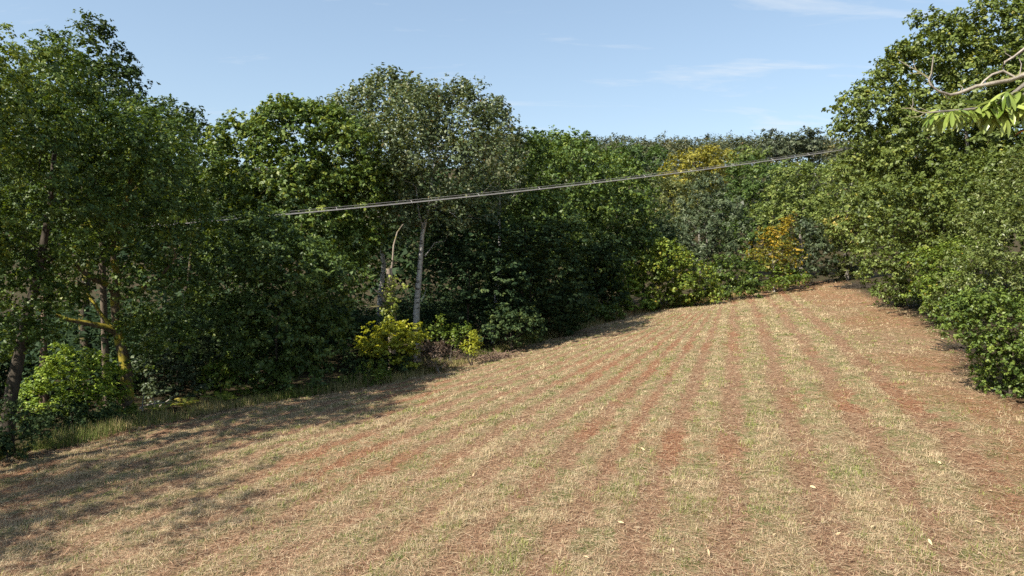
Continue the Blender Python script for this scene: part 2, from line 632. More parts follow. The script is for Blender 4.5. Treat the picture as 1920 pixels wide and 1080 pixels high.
def leaf_faces(C, Rc, dirs, per, L, W, tint_c, up=.4, outw=.65, rnd=.42, elong=.5, flat=.75, tri=False, droop=.25, tvar=.14, tufts=5, gap=.36):
    """clumps (C, Rc, facing dirs) -> tufts -> leaves; every leaf is one folded face"""
    M_ = len(C)
    ti = np.repeat(np.arange(M_), tufts)
    tq = unit(rng.standard_normal((len(ti), 3))) * (.35 + .6 * rng.random((len(ti), 1)))
    tq[:, 2] *= flat
    d0 = dirs[ti]
    tq += d0 * (tq * d0).sum(1, keepdims=True) * elong
    tc = C[ti] + tq * Rc[ti][:, None]
    tdir = unit(.75 * d0 + .7 * tq)
    ttint = tint_c[ti] + .10 * rng.standard_normal(len(ti))
    cnt = np.maximum(1, (np.asarray(per)[ti] / tufts * (.5 + rng.random(len(ti)))).round().astype(int))
    idx = np.repeat(np.arange(len(ti)), cnt)
    n = len(idx)
    q = rng.standard_normal((n, 3)) * .55
    q *= np.minimum(1, 1.3 / np.maximum(np.linalg.norm(q, axis=1, keepdims=True), 1e-6))
    q[:, 2] *= flat
    d = tdir[idx]
    pos = tc[idx] + q * (Rc[ti][idx] * gap)[:, None]
    nrm = unit(np.array([0, 0, up]) + outw * d + .25 * q + rnd * rng.standard_normal((n, 3)))
    t = q + .6 * rng.standard_normal((n, 3))
    t[:, 2] -= droop
    t = unit(t - nrm * (t * nrm).sum(1, keepdims=True))
    b = np.cross(nrm, t)
    sc = (.65 + .7 * rng.random(n))[:, None]
    hl, hw = t * (L * .5) * sc, b * (W * .5) * sc
    fold = nrm * (L * .10) * sc
    tint = np.clip(ttint[idx] + tvar * rng.standard_normal(n), 0, .94)
    hot = rng.random(n) < .008
    tint[hot] = 1.0
    if tri:
        v = np.stack([pos - hl + hw, pos - hl - hw, pos + hl * 1.2 - fold], 1)
    else:
        v = np.stack([pos - hl, pos + hw + fold, pos + hl - fold, pos - hw + fold], 1)
    return v.reshape(-1, 3), tint


def plant(name, label, cat, base, lobes, D, mat, bark='oak', trunk_r=.22, trunk_top=.55, k_leaf=1.0, leaf_px=3.7, aspect=.6,
          clump=.19, group=None, shrub=False, stems=1, up=.4, elong=.5, lean=None, tri=False, tint=.5, tint_var=.16, depth=1.0,
          limbs=(), part_names=('trunk', 'crown'), shell=.72, droop=.25, thr=None, flat=.75, sprig=.35, rnd=.42, top_tint=0.0, low_cut=None):
    """base (x, y); lobes [(u, v, r)] in photo pixels at distance D: the rounded masses that make up the crown"""
    base = np.array([base[0], base[1], ground_z(base[0], base[1])])
    root = bpy.data.objects.new(name, None)
    COL.objects.link(root)
    root.location = base
    root.empty_display_size = .3
    tag(root, label, cat, group)
    tri = tri or D > 80
    leaf_px = min(leaf_px, 2.3 if D > 80 else 9, max(2.4, 2.3 + .014 * max(l_[2] for l_ in lobes))) if leaf_px < 9 else leaf_px
    px = D / 1280.0
    L3, area = [], 0
    for lb in lobes:
        u, v, r = lb[:3]
        c = at(u, v, D + (lb[3] if len(lb) > 3 else 0))
        rw = r * px
        area += math.pi * (r / 1.875) ** 2
        L3.append((c + np.array([0, rng.normal(0, .22) * rw, 0]), rw))
        dd = rw * depth
        for sgn in (-1, 1):
            off = np.array([rng.normal(0, .35), sgn * (.75 + .35 * rng.random()), rng.normal(-.12, .25)]) * dd
            L3.append((c + off, rw * (.72 + .2 * rng.random())))
    cen = np.array([l[0] for l in L3])
    rad = np.array([l[1] for l in L3])
    mid = (cen * rad[:, None]).sum(0) / rad.sum()
    # clumps over the lobes' shells
    C, Dn, Rc = [], [], []
    rc0 = max(clump * np.sqrt((rad ** 2).mean()), 5.0 * D / 683 * .9)
    for c, r in zip(cen, rad):
        m = max(6, int(2.5 * (r / rc0) ** 2))
        d = unit(rng.standard_normal((m, 3)))
        d[:, 2] = np.where((d[:, 2] < -.2) & (rng.random(m) < .55), -d[:, 2], d[:, 2])
        rr = r * (shell + (1.04 - shell) * rng.random(m) ** .7)
        rr = np.where(rng.random(m) < .14, rr * .62, rr)
        spr = rng.random(m) < .13
        rr = np.where(spr, r * (1.04 + .13 * rng.random(m)), rr)
        p = c + d * rr[:, None]
        C.append(p)
        Dn.append(unit(d + .35 * unit(p - mid) + np.array([0, 0, sprig])))
        Rc.append(rc0 * np.where(spr, .45 + .25 * rng.random(m), .6 + .75 * rng.random(m)))
    C, Dn, Rc = np.concatenate(C), np.concatenate(Dn), np.concatenate(Rc)
    gz = ground_z(C[:, 0], C[:, 1])
    keep = C[:, 2] > gz + .15
    dist = np.linalg.norm(C[:, None] - cen[None], axis=-1) / rad[None]
    inner = (dist < .62).any(1)
    keep &= ~(inner & (rng.random(len(C)) < .75))
    C, Dn, Rc = C[keep], Dn[keep], Rc[keep]
    n_leaf = area * .62 * 1.45 * k_leaf * (3.3 / leaf_px) ** 2
    per = np.maximum(3, (n_leaf / len(C) * (Rc / Rc.mean()) ** 2 * (.55 + .9 * rng.random(len(C)))).astype(int))
    Lw = leaf_px * D / 683
    tc = tint + tint_var * rng.standard_normal(len(C)) + top_tint * np.clip((C[:, 2] - mid[2]) / (np.abs(C[:, 2] - mid[2]).max() + 1e-6), -1, 1)
    v, tt = leaf_faces(C, Rc, Dn, per, Lw, Lw * aspect, tc, up=up, elong=elong, tri=tri, droop=droop, flat=flat, rnd=rnd)
    me = mesh_quads(part_names[1], v - base, 3 if tri else 4, tint=tt)
    link(part_names[1], me, M[mat], root)
    # wood
    top = C[:, 2].max()
    H = top - base[2]
    trunks = []
    if shrub:
        for s in range(stems):
            e = base + np.array([rng.normal(0, .12), rng.normal(0, .12), .25])
            trunks.append((np.array([base + np.array([0, 0, -.15]) + rng.normal(0, .03, 3) * [1, 1, 0], e]), trunk_r, trunk_r * .8))
    else:
        if lean is not None:
            tp = [np.asarray(p, float) for p in lean]
        else:
            end = np.array([mid[0] * .55 + base[0] * .45, mid[1] * .6 + base[1] * .4, base[2] + H * trunk_top])
            tp = list(wiggle(base + np.array([0, 0, -.3]), end, 8, .035))
        trunks.append((np.array(tp), trunk_r, trunk_r * .24))
        trunks[0][0][0][2] = min(trunks[0][0][0][2], base[2] - .2)
    for lb in limbs:
        trunks.append(lb)
    cap = 420
    T = C if len(C) <= cap else C[rng.choice(len(C), cap, replace=False)]
    ch = grow(trunks, T, trunk_r, tip=max(.007, .006 * D / 30), thr=0.12 * D / 683 if thr is None else thr)
    # flare at the foot
    if not shrub:
        pts, rr = ch[-1] if False else ch[0]
    V, F = tubes(ch)
    me = mesh_faces(part_names[0], V - base, F)
    link(part_names[0], me, BARK[bark], root)
    return root


SH = ('stems', 'foliage')


def shrub(label, u, v, D, lobes, mat, bark='dark', name='shrub', cat='shrub', **k):
    b = at(u, v, D)
    k.setdefault('trunk_r', .05)
    k.setdefault('stems', 3)
    return plant(name, label, cat, (b[0], b[1]), lobes, D, mat, bark, shrub=True, part_names=SH, **k)


def tree(label, u, D, lobes, mat, bark='oak', name='tree', cat='tree', **k):
    b = at(u, 600, D)
    return plant(name, label, cat, (b[0], b[1]), lobes, D, mat, bark, **k)


# ------------------------------------------------------------------ the ground
def graded(a, b, step0, grow_, c):
    def side(lim):
        p, out = 0.0, []
        while p < lim:
            p += max(step0, grow_ * p)
            out.append(p)
        return out
    neg = [c - p for p in side(c - a)][::-1]
    return np.array(neg + [c] + [c + p for p in side(b - c)])


gx = graded(-700, 700, .30, .034, 4)
gy = np.concatenate([graded(-250, 8, .6, .08, 8)[:-1], 8 + np.concatenate([[0], np.cumsum(np.maximum(.22, .0105 * (np.arange(0, 300) ** 1.08)))])])
gy = gy[gy < 1400]
gy = gy[np.concatenate([[True], np.diff(gy) > 1e-3])]
GX, GY = np.meshgrid(gx, gy)
GZ = ground_z(GX, GY)
fin = field_in(GX, GY)
stubG, greenG, redG = field_mix(GX, GY)
inside = smooth(-.4, .8, fin)
near = smooth(70, 20, GY)
GZ = GZ + inside * (stubG * .055 * near + (fbm(GX * 1.7, GY * 1.7, 8) - .5) * .10 * near + (fbm(GX * .3, GY * .3, 18) - .5) * .18)
GZ = GZ + (1 - inside) * (fbm(GX * .6, GY * .6, 28) - .4) * .3
nyg, nxg = GX.shape
ii = (np.arange(nyg - 1)[:, None] * nxg + np.arange(nxg - 1)[None]).ravel()
gq = np.stack([ii, ii + 1, ii + 1 + nxg, ii + nxg], 1)
g_me = mesh_faces("ground", np.stack([GX, GY, GZ], -1).reshape(-1, 3), gq)
for nm, arr in (("row", row_w(GX, GY)), ("inside", inside), ("red", redG)):
    a_ = g_me.attributes.new(nm, 'FLOAT', 'POINT')
    a_.data.foreach_set("value", np.ascontiguousarray(arr.ravel(), np.float32))


def field_material():
    m, n, l = new_mat("mown field")

    def math_(op, a, b=None, c=None, clamp=False):
        q = n.new("ShaderNodeMath")
        q.operation = op
        q.use_clamp = clamp
        for i, v in enumerate((a, b, c)):
            if v is None:
                continue
            if isinstance(v, (int, float)):
                q.inputs[i].default_value = v
            else:
                l.new(v, q.inputs[i])
        return q.outputs[0]

    def attr(nm):
        q = n.new("ShaderNodeAttribute")
        q.attribute_name = nm
        return q.outputs["Fac"]

    def noise(scale, detail=4, rough=.6, sc=None):
        q = n.new("ShaderNodeTexNoise")
        q.inputs["Scale"].default_value = scale
        q.inputs["Detail"].default_value = detail
        q.inputs["Roughness"].default_value = rough
        if sc:
            mp = n.new("ShaderNodeMapping")
            mp.inputs["Rotation"].default_value = (0, 0, R(20))
            mp.inputs["Scale"].default_value = sc
            l.new(pos, mp.inputs[0])
            l.new(mp.outputs[0], q.inputs["Vector"])
        else:
            l.new(pos, q.inputs["Vector"])
        return q.outputs["Fac"]

    def mixc(f, a, b):
        q = n.new("ShaderNodeMixRGB")
        for i, v in ((0, f), (1, a), (2, b)):
            if isinstance(v, tuple):
                q.inputs[i].default_value = (*v, 1)
            elif isinstance(v, (int, float)):
                q.inputs[i].default_value = v
            else:
                l.new(v, q.inputs[i])
        return q.outputs[0]

    def rng_(v, a, b, lo=0.0, hi=1.0):
        q = n.new("ShaderNodeMapRange")
        q.interpolation_type = 'SMOOTHSTEP'
        q.inputs["From Min"].default_value = a
        q.inputs["From Max"].default_value = b
        q.inputs["To Min"].default_value = lo
        q.inputs["To Max"].default_value = hi
        l.new(v, q.inputs["Value"])
        return q.outputs[0]

    geo = n.new("ShaderNodeNewGeometry")
    pos = geo.outputs["Position"]
    n_big, n_mid, n_fine, n_hair = noise(.35, 3), noise(1.6, 4), noise(9, 6, .7), noise(30, 5, .75, (1, .25, 1))
    n_str = noise(1.0, 4, .65, (2.2, .3, 1))
    w = math_('ADD', attr("row"), math_('MULTIPLY', math_('SUBTRACT', n_mid, .5), 1.2))
    ph = math_('ABSOLUTE', math_('SUBTRACT', math_('FRACT', math_('ADD', math_('DIVIDE', w, PERIOD), .5)), .5))
    head = rng_(math_('ADD', attr("row"), math_('MULTIPLY', math_('SUBTRACT', n_big, .5), 5)), 4.8, 7.4)
    stub = rng_(math_('ADD', ph, math_('MULTIPLY', math_('SUBTRACT', n_str, .5), .7)), .08, .34)
    stub = math_('ADD', math_('MULTIPLY', stub, math_('SUBTRACT', 1.0, head)), math_('MULTIPLY', head, .42))
    stub = math_('ADD', math_('MULTIPLY', stub, .9), math_('MULTIPLY', math_('SUBTRACT', n_mid, .5), 1.4), clamp=True)
    stub = math_('ADD', stub, math_('MULTIPLY', math_('SUBTRACT', n_fine, .5), 1.3), clamp=True)
    litter = mixc(rng_(n_fine, .3, .7), (.125, .066, .038), (.40, .250, .150))
    litter = mixc(attr("red"), litter, mixc(rng_(n_fine, .32, .68), (.14, .058, .032), (.38, .190, .102)))
    litter = mixc(rng_(n_hair, .56, .72), litter, (.50, .385, .24))
    grass = mixc(rng_(n_mid, .38, .66), (.29, .225, .125), (.135, .145, .048))
    grass = mixc(rng_(n_hair, .48, .68), grass, (.42, .335, .205))
    field = mixc(stub, litter, grass)
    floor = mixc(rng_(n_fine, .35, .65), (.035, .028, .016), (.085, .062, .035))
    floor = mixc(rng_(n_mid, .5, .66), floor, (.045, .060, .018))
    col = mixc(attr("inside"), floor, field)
    p = n.new("ShaderNodeBsdfPrincipled")
    p.inputs["Roughness"].default_value = .95
    p.inputs["Specular IOR Level"].default_value = .1
    l.new(col, p.inputs["Base Color"])
    h = math_('ADD', math_('MULTIPLY', n_fine, .8), math_('MULTIPLY', n_hair, .5))
    bp = n.new("ShaderNodeBump")
    bp.inputs["Strength"].default_value = .9
    bp.inputs["Distance"].default_value = .16
    l.new(h, bp.inputs["Height"])
    l.new(bp.outputs[0], p.inputs["Normal"])
    out = n.new("ShaderNodeOutputMaterial")
    l.new(p.outputs[0], out.inputs[0])
    return m


ground = link("ground", g_me, field_material())
tag(ground, "mown sloping field and woodland floor rising to a hill", kind="structure")


def surf_z(x, y):
    """ground height with the relief used on the field"""
    z = ground_z(x, y)
    s, _, _ = field_mix(x, y)
    ins = smooth(-.4, .8, field_in(x, y))
    nr = smooth(70, 20, y)
    z = z + ins * (s * .055 * nr + (fbm(x * 1.7, y * 1.7, 8) - .5) * .10 * nr + (fbm(x * .3, y * .3, 18) - .5) * .18)
    return z + (1 - ins) * (fbm(x * .6, y * .6, 28) - .4) * .3


def scatter_field(n, y0, y1, pw=1.0):
    """random points over the part of the field in front of the camera, thinning out with distance"""
    t = rng.random(n)
    if pw == 1.0:
        y = y0 * (y1 / y0) ** t                  # equal numbers per octave of distance
    else:
        y = y0 + (y1 - y0) * t ** pw
    x = (rng.random(n) * 1.66 - .83) * (y + 1.0)
    k = field_in(x, y) > -.3
    return x[k], y[k]


TONE = tone_mat("grass and straw")


def blades(x, y, z, length, width, lean_amt, color, name, curl=None):
    n = len(x)
    az = rng.random(n) * 2 * math.pi
    el = lean_amt
    d = np.stack([np.cos(az) * np.cos(el), np.sin(az) * np.cos(el), np.sin(el)], 1)
    side = unit(np.stack([-np.sin(az), np.cos(az), rng.normal(0, .25, n)], 1))
    p = np.stack([x, y, z], 1)
    w = (width * .5)[:, None] * side
    v = np.stack([p - w, p + w, p + d * length[:, None]], 1).reshape(-1, 3)
    return mesh_quads(name, v, 3, color=color)


def lerp(a, b, t):
    t = np.asarray(t)[:, None]
    return np.asarray(a) * (1 - t) + np.asarray(b) * t


# cut straw and bracken litter lying on the field
x, y = scatter_field(340000, 8.3, 90)
s, g, r = field_mix(x, y)
t_ = rng.random(len(x))
c = lerp((.16, .084, .050), (.54, .355, .225), t_ ** 1.2)
c_red = lerp((.16, .070, .040), (.50, .275, .160), t_)
c = c * (1 - r[:, None]) + c_red * r[:, None]
pale = rng.random(len(x)) < .22 + .25 * s
c[pale] = lerp((.40, .30, .17), (.62, .50, .33), rng.random(pale.sum()))
px_ = y / 683
ln = np.maximum(.08 + .24 * rng.random(len(x)) ** 2, 2.4 * px_)
wd = np.maximum(.006 + .006 * rng.random(len(x)), .42 * px_)
me = blades(x, y, surf_z(x, y) + .012 + .03 * rng.random(len(x)), ln, wd, np.abs(rng.normal(0, .16, len(x))), c, "straw_litter")
tag(link("straw_litter", me, TONE), "red-brown and tan cut straw lying on the mown field", kind="stuff")

# standing stubble: tufts of blades
def tufts(n, y0, y1, per, name, label):
    x, y = scatter_field(n, y0, y1)
    s, g, r = field_mix(x, y)
    k = rng.random(len(x)) < s ** 1.5
    x, y, s, g = x[k], y[k], s[k], g[k]
    m = len(x)
    size = .045 + .13 * rng.random(m) ** 2 + .0016 * y
    hgt = (.05 + .10 * rng.random(m) ** 1.5) * (.6 + .8 * fbm(x * .8, y * .8, 61))
    isg = rng.random(m) < g * .85 + .05
    tone = rng.random(m)
    base = lerp((.32, .24, .125), (.62, .50, .31), tone)
    base[isg] = lerp((.085, .125, .022), (.30, .325, .085), tone[isg])
    cnt = (per * (.4 + 1.2 * rng.random(m))).astype(int) + 2
    i = np.repeat(np.arange(m), cnt)
    n2 = len(i)
    bx = x[i] + rng.normal(0, 1, n2) * size[i] * .6
    by = y[i] + rng.normal(0, 1, n2) * size[i] * .6
    col = base[i] * (.7 + .6 * rng.random((n2, 1)))
    dry_ = rng.random(n2) < .22
    col[dry_] = lerp((.38, .29, .17), (.60, .49, .33), rng.random(dry_.sum()))
    px_ = by / 683
    ln = np.maximum(hgt[i] * (.6 + .8 * rng.random(n2)), 1.7 * px_)
    wd = np.maximum(.006 + .006 * rng.random(n2), .48 * px_)
    me = blades(bx, by, surf_z(bx, by) - .01, ln, wd, np.clip(rng.normal(.8, .35, n2), .1, 1.5), col, name)
    tag(link(name, me, TONE), label, kind="stuff")


tufts(84000, 8.3, 88, 11, "stubble_grass", "pale and green grass stubble standing between the mower passes")

# long grass on the uncut edge along the wood
n = 95000
y = 13 + rng.random(n) ** 1.15 * 75
xl = np.interp(y, LE[:, 1], LE[:, 0])
x = xl + rng.normal(-.75, .7, n) - np.abs(rng.normal(0, 1.6, n)) * smooth(50, 66, y)
hgt = fbm(x * .8, y * .8, 71)
k = (x - xl < .5) & (hgt > .32)
x, y, hgt = x[k], y[k], hgt[k]
t_ = rng.random(len(x))
c = lerp((.20, .165, .06), (.46, .37, .18), t_)
gg = rng.random(len(x)) < .45 + (fbm(x * .4, y * .4, 5) - .5) * 1.6
c[gg] = lerp((.06, .095, .018), (.19, .22, .045), t_[gg])
br = rng.random(len(x)) < .35 * smooth(52, 64, y)
c[br] = lerp((.20, .085, .035), (.46, .25, .11), t_[br])
me = blades(x, y, surf_z(x, y) - .02, (.16 + .5 * rng.random(len(x)) ** 1.5) * (.35 + 1.1 * hgt), np.maximum(.012, .55 * y / 683), np.clip(rng.normal(1.1, .28, len(x)), .4, 1.55), c, "long_grass")
tag(link("long_grass", me, TONE), "long uncut grass fringe between the field and the wood", kind="stuff")


# ------------------------------------------------------------------ trees on the left
tree("oak at the far left edge with sunlit yellow-green upper leaves", -130, 18.5,
     [(-70, 170, 100), (-190, 130, 110), (-60, 300, 90), (-160, 330, 110), (-230, 430, 100), (15, 100, 42), (-10, 160, 60)],
     'oak', name='oak_tree', trunk_r=.30, k_leaf=.8, tint=.72, group="oaks along the wood edge")
for lab, (ox, oy), hh in (("oak left of the camera, farthest along the near wood edge", (-19.6, 11.0), 15.5),
                          ("oak left of the camera, second along the near wood edge", (-22.0, 7.5), 15.0),
                          ("oak left of the camera, nearest along the wood edge", (-21.5, 2.5), 14.0)):
    gzo = ground_z(ox, oy)
    lobs = []
    for (dx, dz, rr) in ((0, .80, 2.6), (-2.2, .66, 2.6), (2.0, .64, 2.6), (.4, .5, 3.0), (-2.4, .42, 2.3), (2.4, .42, 2.2)):
        k_ = oy / 1280
        lobs.append((960 + (ox + dx) / k_, 470 - (gzo + hh * dz - CAM_Z) / k_, rr / k_))
    plant('oak_tree', lab, 'tree', (ox, oy), lobs, oy, 'oak', trunk_r=.3, k_leaf=.33 if oy > 5 else .2, leaf_px=10 if oy > 5 else 30, clump=.3, group="oaks along the wood edge")
tree("large dark-trunked oak at the lower left corner", 12, 22.5,
     [(70, 190, 95), (-10, 250, 120), (130, 280, 95), (60, 380, 125), (-40, 470, 110), (150, 420, 80), (20, 540, 80), (120, 130, 55), (40, 610, 50), (0, 660, 46), (75, 560, 45)],
     'oak', 'dark', name='oak_tree', trunk_r=.25, trunk_top=.62, lean=[at(10, 860, 22.5), at(22, 740, 22.5), at(45, 620, 22.6), at(75, 500, 22.8), at(95, 380, 22.8), at(105, 260, 22.8)],
     k_leaf=1.0, tint=.46, group="oaks along the wood edge")
tree("tallest oak whose thin top rises highest against the sky", 165, 33,
     [(185, 95, 38), (150, 120, 45), (215, 150, 42), (180, 190, 80), (120, 200, 75), (225, 240, 70), (185, 45, 16), (192, 65, 20), (160, 330, 100), (255, 330, 70)],
     'oak_dark', name='oak_tree', trunk_r=.30, trunk_top=.72, k_leaf=.95, tint=.5, sprig=.6, group="oaks along the wood edge")
# oak with the mossy limbs
b2 = at(240, 778, 27)
D2 = 27
limb1 = (np.array([at(222, 560, D2), at(205, 535, D2 - .4), at(180, 525, D2 - .8), at(158, 512, D2 - 1.2), at(140, 495, D2 - 1.4)]), .15, .06)
limb2 = (np.array([at(222, 625, D2), at(195, 612, D2 - .4), at(160, 605, D2 - .8), at(130, 600, D2 - 1.1), at(104, 590, D2 - 1.4)]), .15, .06)
limb3 = (np.array([at(214, 620, D2), at(190, 590, D2 + .5), at(170, 560, D2 + .8), at(150, 530, D2 + .8)]), .10, .05)
limb4 = (np.array([at(232, 560, D2), at(262, 545, D2 - .3), at(300, 520, D2 - .5), at(330, 480, D2 - .3)]), .11, .05)
plant('oak_tree', "oak with crooked trunk and mossy golden limbs above the bright bush", 'tree', (b2[0], b2[1]),
      [(255, 260, 80), (190, 300, 80), (310, 330, 70), (250, 390, 85), (150, 400, 75), (330, 430, 60), (300, 540, 60), (130, 470, 60), (185, 480, 45), (260, 620, 42), (310, 640, 45), (130, 560, 34)],
      D2, 'oak', 'mossy', trunk_r=.27,
      lean=[at(240, 800, D2), at(240, 740, D2), at(236, 690, D2), at(222, 625, D2), at(215, 560, D2), at(222, 520, D2), at(208, 470, D2), at(222, 430, D2), at(240, 370, D2), at(250, 300, D2)],
      limbs=[limb1, limb2, limb3, limb4], k_leaf=.95, tint=.46, group="oaks along the wood edge")
tree("dark oak crown with a lone top sprig in the gap against the sky", 350, 43,
     [(345, 260, 45), (310, 240, 42), (375, 290, 42), (300, 330, 60), (360, 370, 70), (352, 220, 16)],
     'oak_dark', name='oak_tree', trunk_r=.2, trunk_top=.7, k_leaf=.9, tint=.4, sprig=.5, group="oaks along the wood edge")
tree("broad round oak with bright green crown left of the poplars", 565, 41,
     [(480, 300, 85), (560, 265, 75), (640, 290, 80), (430, 380, 70), (540, 350, 100), (640, 380, 95), (690, 340, 55), (590, 440, 100), (675, 450, 50), (420, 300, 40), (520, 225, 30), (600, 222, 28), (650, 510, 50), (460, 440, 70), (530, 196, 12), (505, 205, 12), (560, 203, 13), (585, 200, 10), (475, 225, 13), (620, 208, 11), (450, 245, 12)],
     'oak', name='oak_tree', trunk_r=.34, trunk_top=.5, k_leaf=1.15, tint=.6, depth=.7, group="oaks along the wood edge")
shrub("tall leafy field maple in front of the round oak, clothed to the ground", 520, 735, 31.5,
      [(500, 440, 58), (440, 520, 75), (540, 510, 85), (620, 530, 60), (420, 610, 70), (520, 620, 90), (600, 640, 60), (470, 690, 62), (560, 700, 55), (400, 470, 38)],
      'maple', name='field_maple', cat='tree', trunk_r=.09, stems=4, k_leaf=1.2, tint=.52, depth=.7)
# poplars
Dp = 43
tree("grey-green poplar with pale straight trunk showing above the yellow bush", 784, Dp,
     [(800, 260, 75), (860, 240, 60), (870, 190, 34), (780, 330, 70), (860, 320, 75), (900, 290, 50), (830, 390, 45), (770, 400, 40), (790, 200, 50), (880, 390, 40), (905, 240, 32), (868, 168, 13), (880, 178, 12), (852, 182, 14), (905, 212, 12), (835, 190, 14), (815, 178, 13), (890, 200, 12), (920, 225, 11)],
     'poplar', 'poplar', name='poplar_tree', trunk_r=.23, k_leaf=.85, tint=.55, sprig=1.6, elong=1.7, clump=.11, shell=.5,
     lean=[at(782, 615, Dp), at(780, 590, Dp), at(784, 540, Dp), at(788, 490, Dp), at(792, 440, Dp), at(801, 400, Dp), at(806, 375, Dp), at(810, 340, Dp + .6), at(816, 300, Dp + 1.2)],
     limbs=[(np.array([at(794, 425, Dp), at(786, 405, Dp), at(783, 380, Dp), at(780, 350, Dp)]), .08, .04),
            (np.array([at(806, 385, Dp), at(830, 390, Dp - .3), at(850, 402, Dp - .6), at(868, 420, Dp - .8)]), .05, .015),
            (np.array([at(790, 565, Dp), at(796, 552, Dp), at(799, 540, Dp)]), .035, .012),
            (np.array([at(797, 480, Dp), at(806, 468, Dp), at(815, 455, Dp), at(835, 452, Dp)]), .04, .012)], group="poplars")
tree("tallest feathery poplar behind the round oak's right shoulder", 705, 47,
     [(720, 190, 50), (670, 215, 50), (760, 200, 48), (640, 230, 34), (700, 270, 80), (770, 280, 65), (640, 300, 55), (725, 150, 22), (690, 165, 18), (760, 162, 16), (720, 370, 80), (705, 148, 11), (745, 146, 12), (738, 140, 9), (672, 172, 13), (655, 185, 13), (635, 198, 13), (620, 208, 11), (780, 166, 12), (795, 180, 12)],
     'poplar', 'poplar', name='poplar_tree', trunk_r=.24, trunk_top=.75, k_leaf=.9, tint=.55, sprig=1.7, elong=1.8, clump=.11, shell=.5, group="poplars")
tree("slim poplar with rusty tips at the right end of the poplars", 925, 51,
     [(925, 240, 34), (945, 290, 40), (905, 310, 45), (940, 350, 50), (935, 205, 16), (960, 260, 24), (948, 212, 10), (925, 200, 10), (955, 235, 12)],
     'poplar', 'poplar', name='poplar_tree', trunk_r=.2, trunk_top=.75, k_leaf=.9, tint=.62, sprig=1.6, elong=1.7, clump=.11, shell=.5, group="poplars")

# ivy-clad broken trunk
Ds = 39.3
sb = at(734, 610, Ds)
sroot = bpy.data.objects.new("dead_tree", None)
COL.objects.link(sroot)
sbase = np.array([sb[0], sb[1], ground_z(sb[0], sb[1])])
sroot.location = sbase
tag(sroot, "broken dead trunk wrapped in ivy beside the pale poplar trunk", "dead tree")
ch = [(np.array([sbase - [0, 0, .2], at(735, 590, Ds), at(734, 560, Ds), at(731, 530, Ds), at(729, 503, Ds)]), np.array([.24, .22, .20, .19, .17])),
      (np.array([at(731, 520, Ds + .1), at(736, 490, Ds + .1), at(738, 460, Ds + .1), at(745, 435, Ds + .1), at(756, 420, Ds + .1)]), np.array([.07, .06, .05, .04, .02])),
      (np.array([at(730, 575, Ds), at(722, 566, Ds - .2), at(713, 553, Ds - .3), at(700, 541, Ds - .4)]), np.array([.06, .06, .055, .035])),
      (np.array([at(712, 572, Ds - .2), at(700, 575, Ds - .3), at(685, 573, Ds - .4)]), np.array([.03, .03, .015]))]
ch[3][0][0] = at(728, 573, Ds)
V, F = tubes(ch)
link("trunk", mesh_faces("trunk", V - sbase, F), BARK['snag'], sroot)
ic = np.array([at(734 + rng.normal(0, 7), v_, Ds - .2 + rng.normal(0, .15)) for v_ in np.linspace(605, 520, 44)])
v, tt = leaf_faces(ic, np.full(44, .28), unit(rng.standard_normal((44, 3)) + [0, -1, 0]), np.linspace(34, 6, 44).astype(int), .15, .12, np.full(44, .6))
link("ivy", mesh_quads("ivy", v - sbase, 4, tint=tt), M['ivy'], sroot)

# slim pale trunk deep in the wood on the left
Dq = 31
qb = at(84, 740, Dq)
plant('pine_tree', "straight brown pine trunk standing behind the bright bush", 'tree', (qb[0], qb[1]),
      [(90, 330, 70), (60, 380, 70), (120, 270, 60)], Dq, 'shade', 'pine', trunk_r=.21, k_leaf=.8,
      lean=[at(83, 760, Dq), at(82, 690, Dq), at(82, 620, Dq), at(83, 540, Dq), at(85, 440, Dq), at(88, 300, Dq)])

# ------------------------------------------------------------------ dark wood in the middle
tree("tall dark oak just right of the poplars", 985, 55,
     [(985, 290, 45), (1010, 330, 60), (950, 350, 60), (960, 420, 65), (1010, 430, 70), (970, 500, 60)],
     'wood', 'dark', trunk_r=.3, k_leaf=.95, tint=.5, group="wood behind the field edge")
tree("dense green oak with domed crown at the middle of the wood", 1070, 66,
     [(1040, 285, 40), (1085, 290, 42), (1060, 340, 75), (1120, 330, 45), (1030, 420, 70), (1100, 410, 70), (1060, 480, 70), (1110, 490, 55)],
     'wood', 'dark', trunk_r=.32, k_leaf=1.0, tint=.58, group="wood behind the field edge")
tree("yellow-green topped tree where the wood steps down to the hill", 1160, 75,
     [(1150, 310, 32), (1175, 335, 34), (1135, 360, 50), (1185, 385, 50), (1150, 430, 60), (1190, 450, 40), (1140, 490, 50), (1205, 335, 0.1)][:7],
     'wood', 'dark', trunk_r=.28, k_leaf=1.0, tint=.66, group="wood behind the field edge")
tree("low rounded tree at the right end of the dark wood", 1205, 81,
     [(1205, 405, 42), (1220, 450, 42), (1190, 470, 40), (1215, 500, 40)],
     'shade', 'dark', trunk_r=.22, k_leaf=1.0, tint=.55, group="wood behind the field edge")
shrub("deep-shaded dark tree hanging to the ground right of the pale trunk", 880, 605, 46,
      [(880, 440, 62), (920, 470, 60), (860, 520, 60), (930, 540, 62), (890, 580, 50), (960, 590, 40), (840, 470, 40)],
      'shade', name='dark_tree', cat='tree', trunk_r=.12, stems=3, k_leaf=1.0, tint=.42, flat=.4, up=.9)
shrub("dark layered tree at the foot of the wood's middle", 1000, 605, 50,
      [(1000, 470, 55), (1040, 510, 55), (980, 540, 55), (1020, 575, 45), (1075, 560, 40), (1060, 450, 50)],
      'shade', name='dark_tree', cat='tree', trunk_r=.12, stems=3, k_leaf=1.0, tint=.5, flat=.4, up=.9)
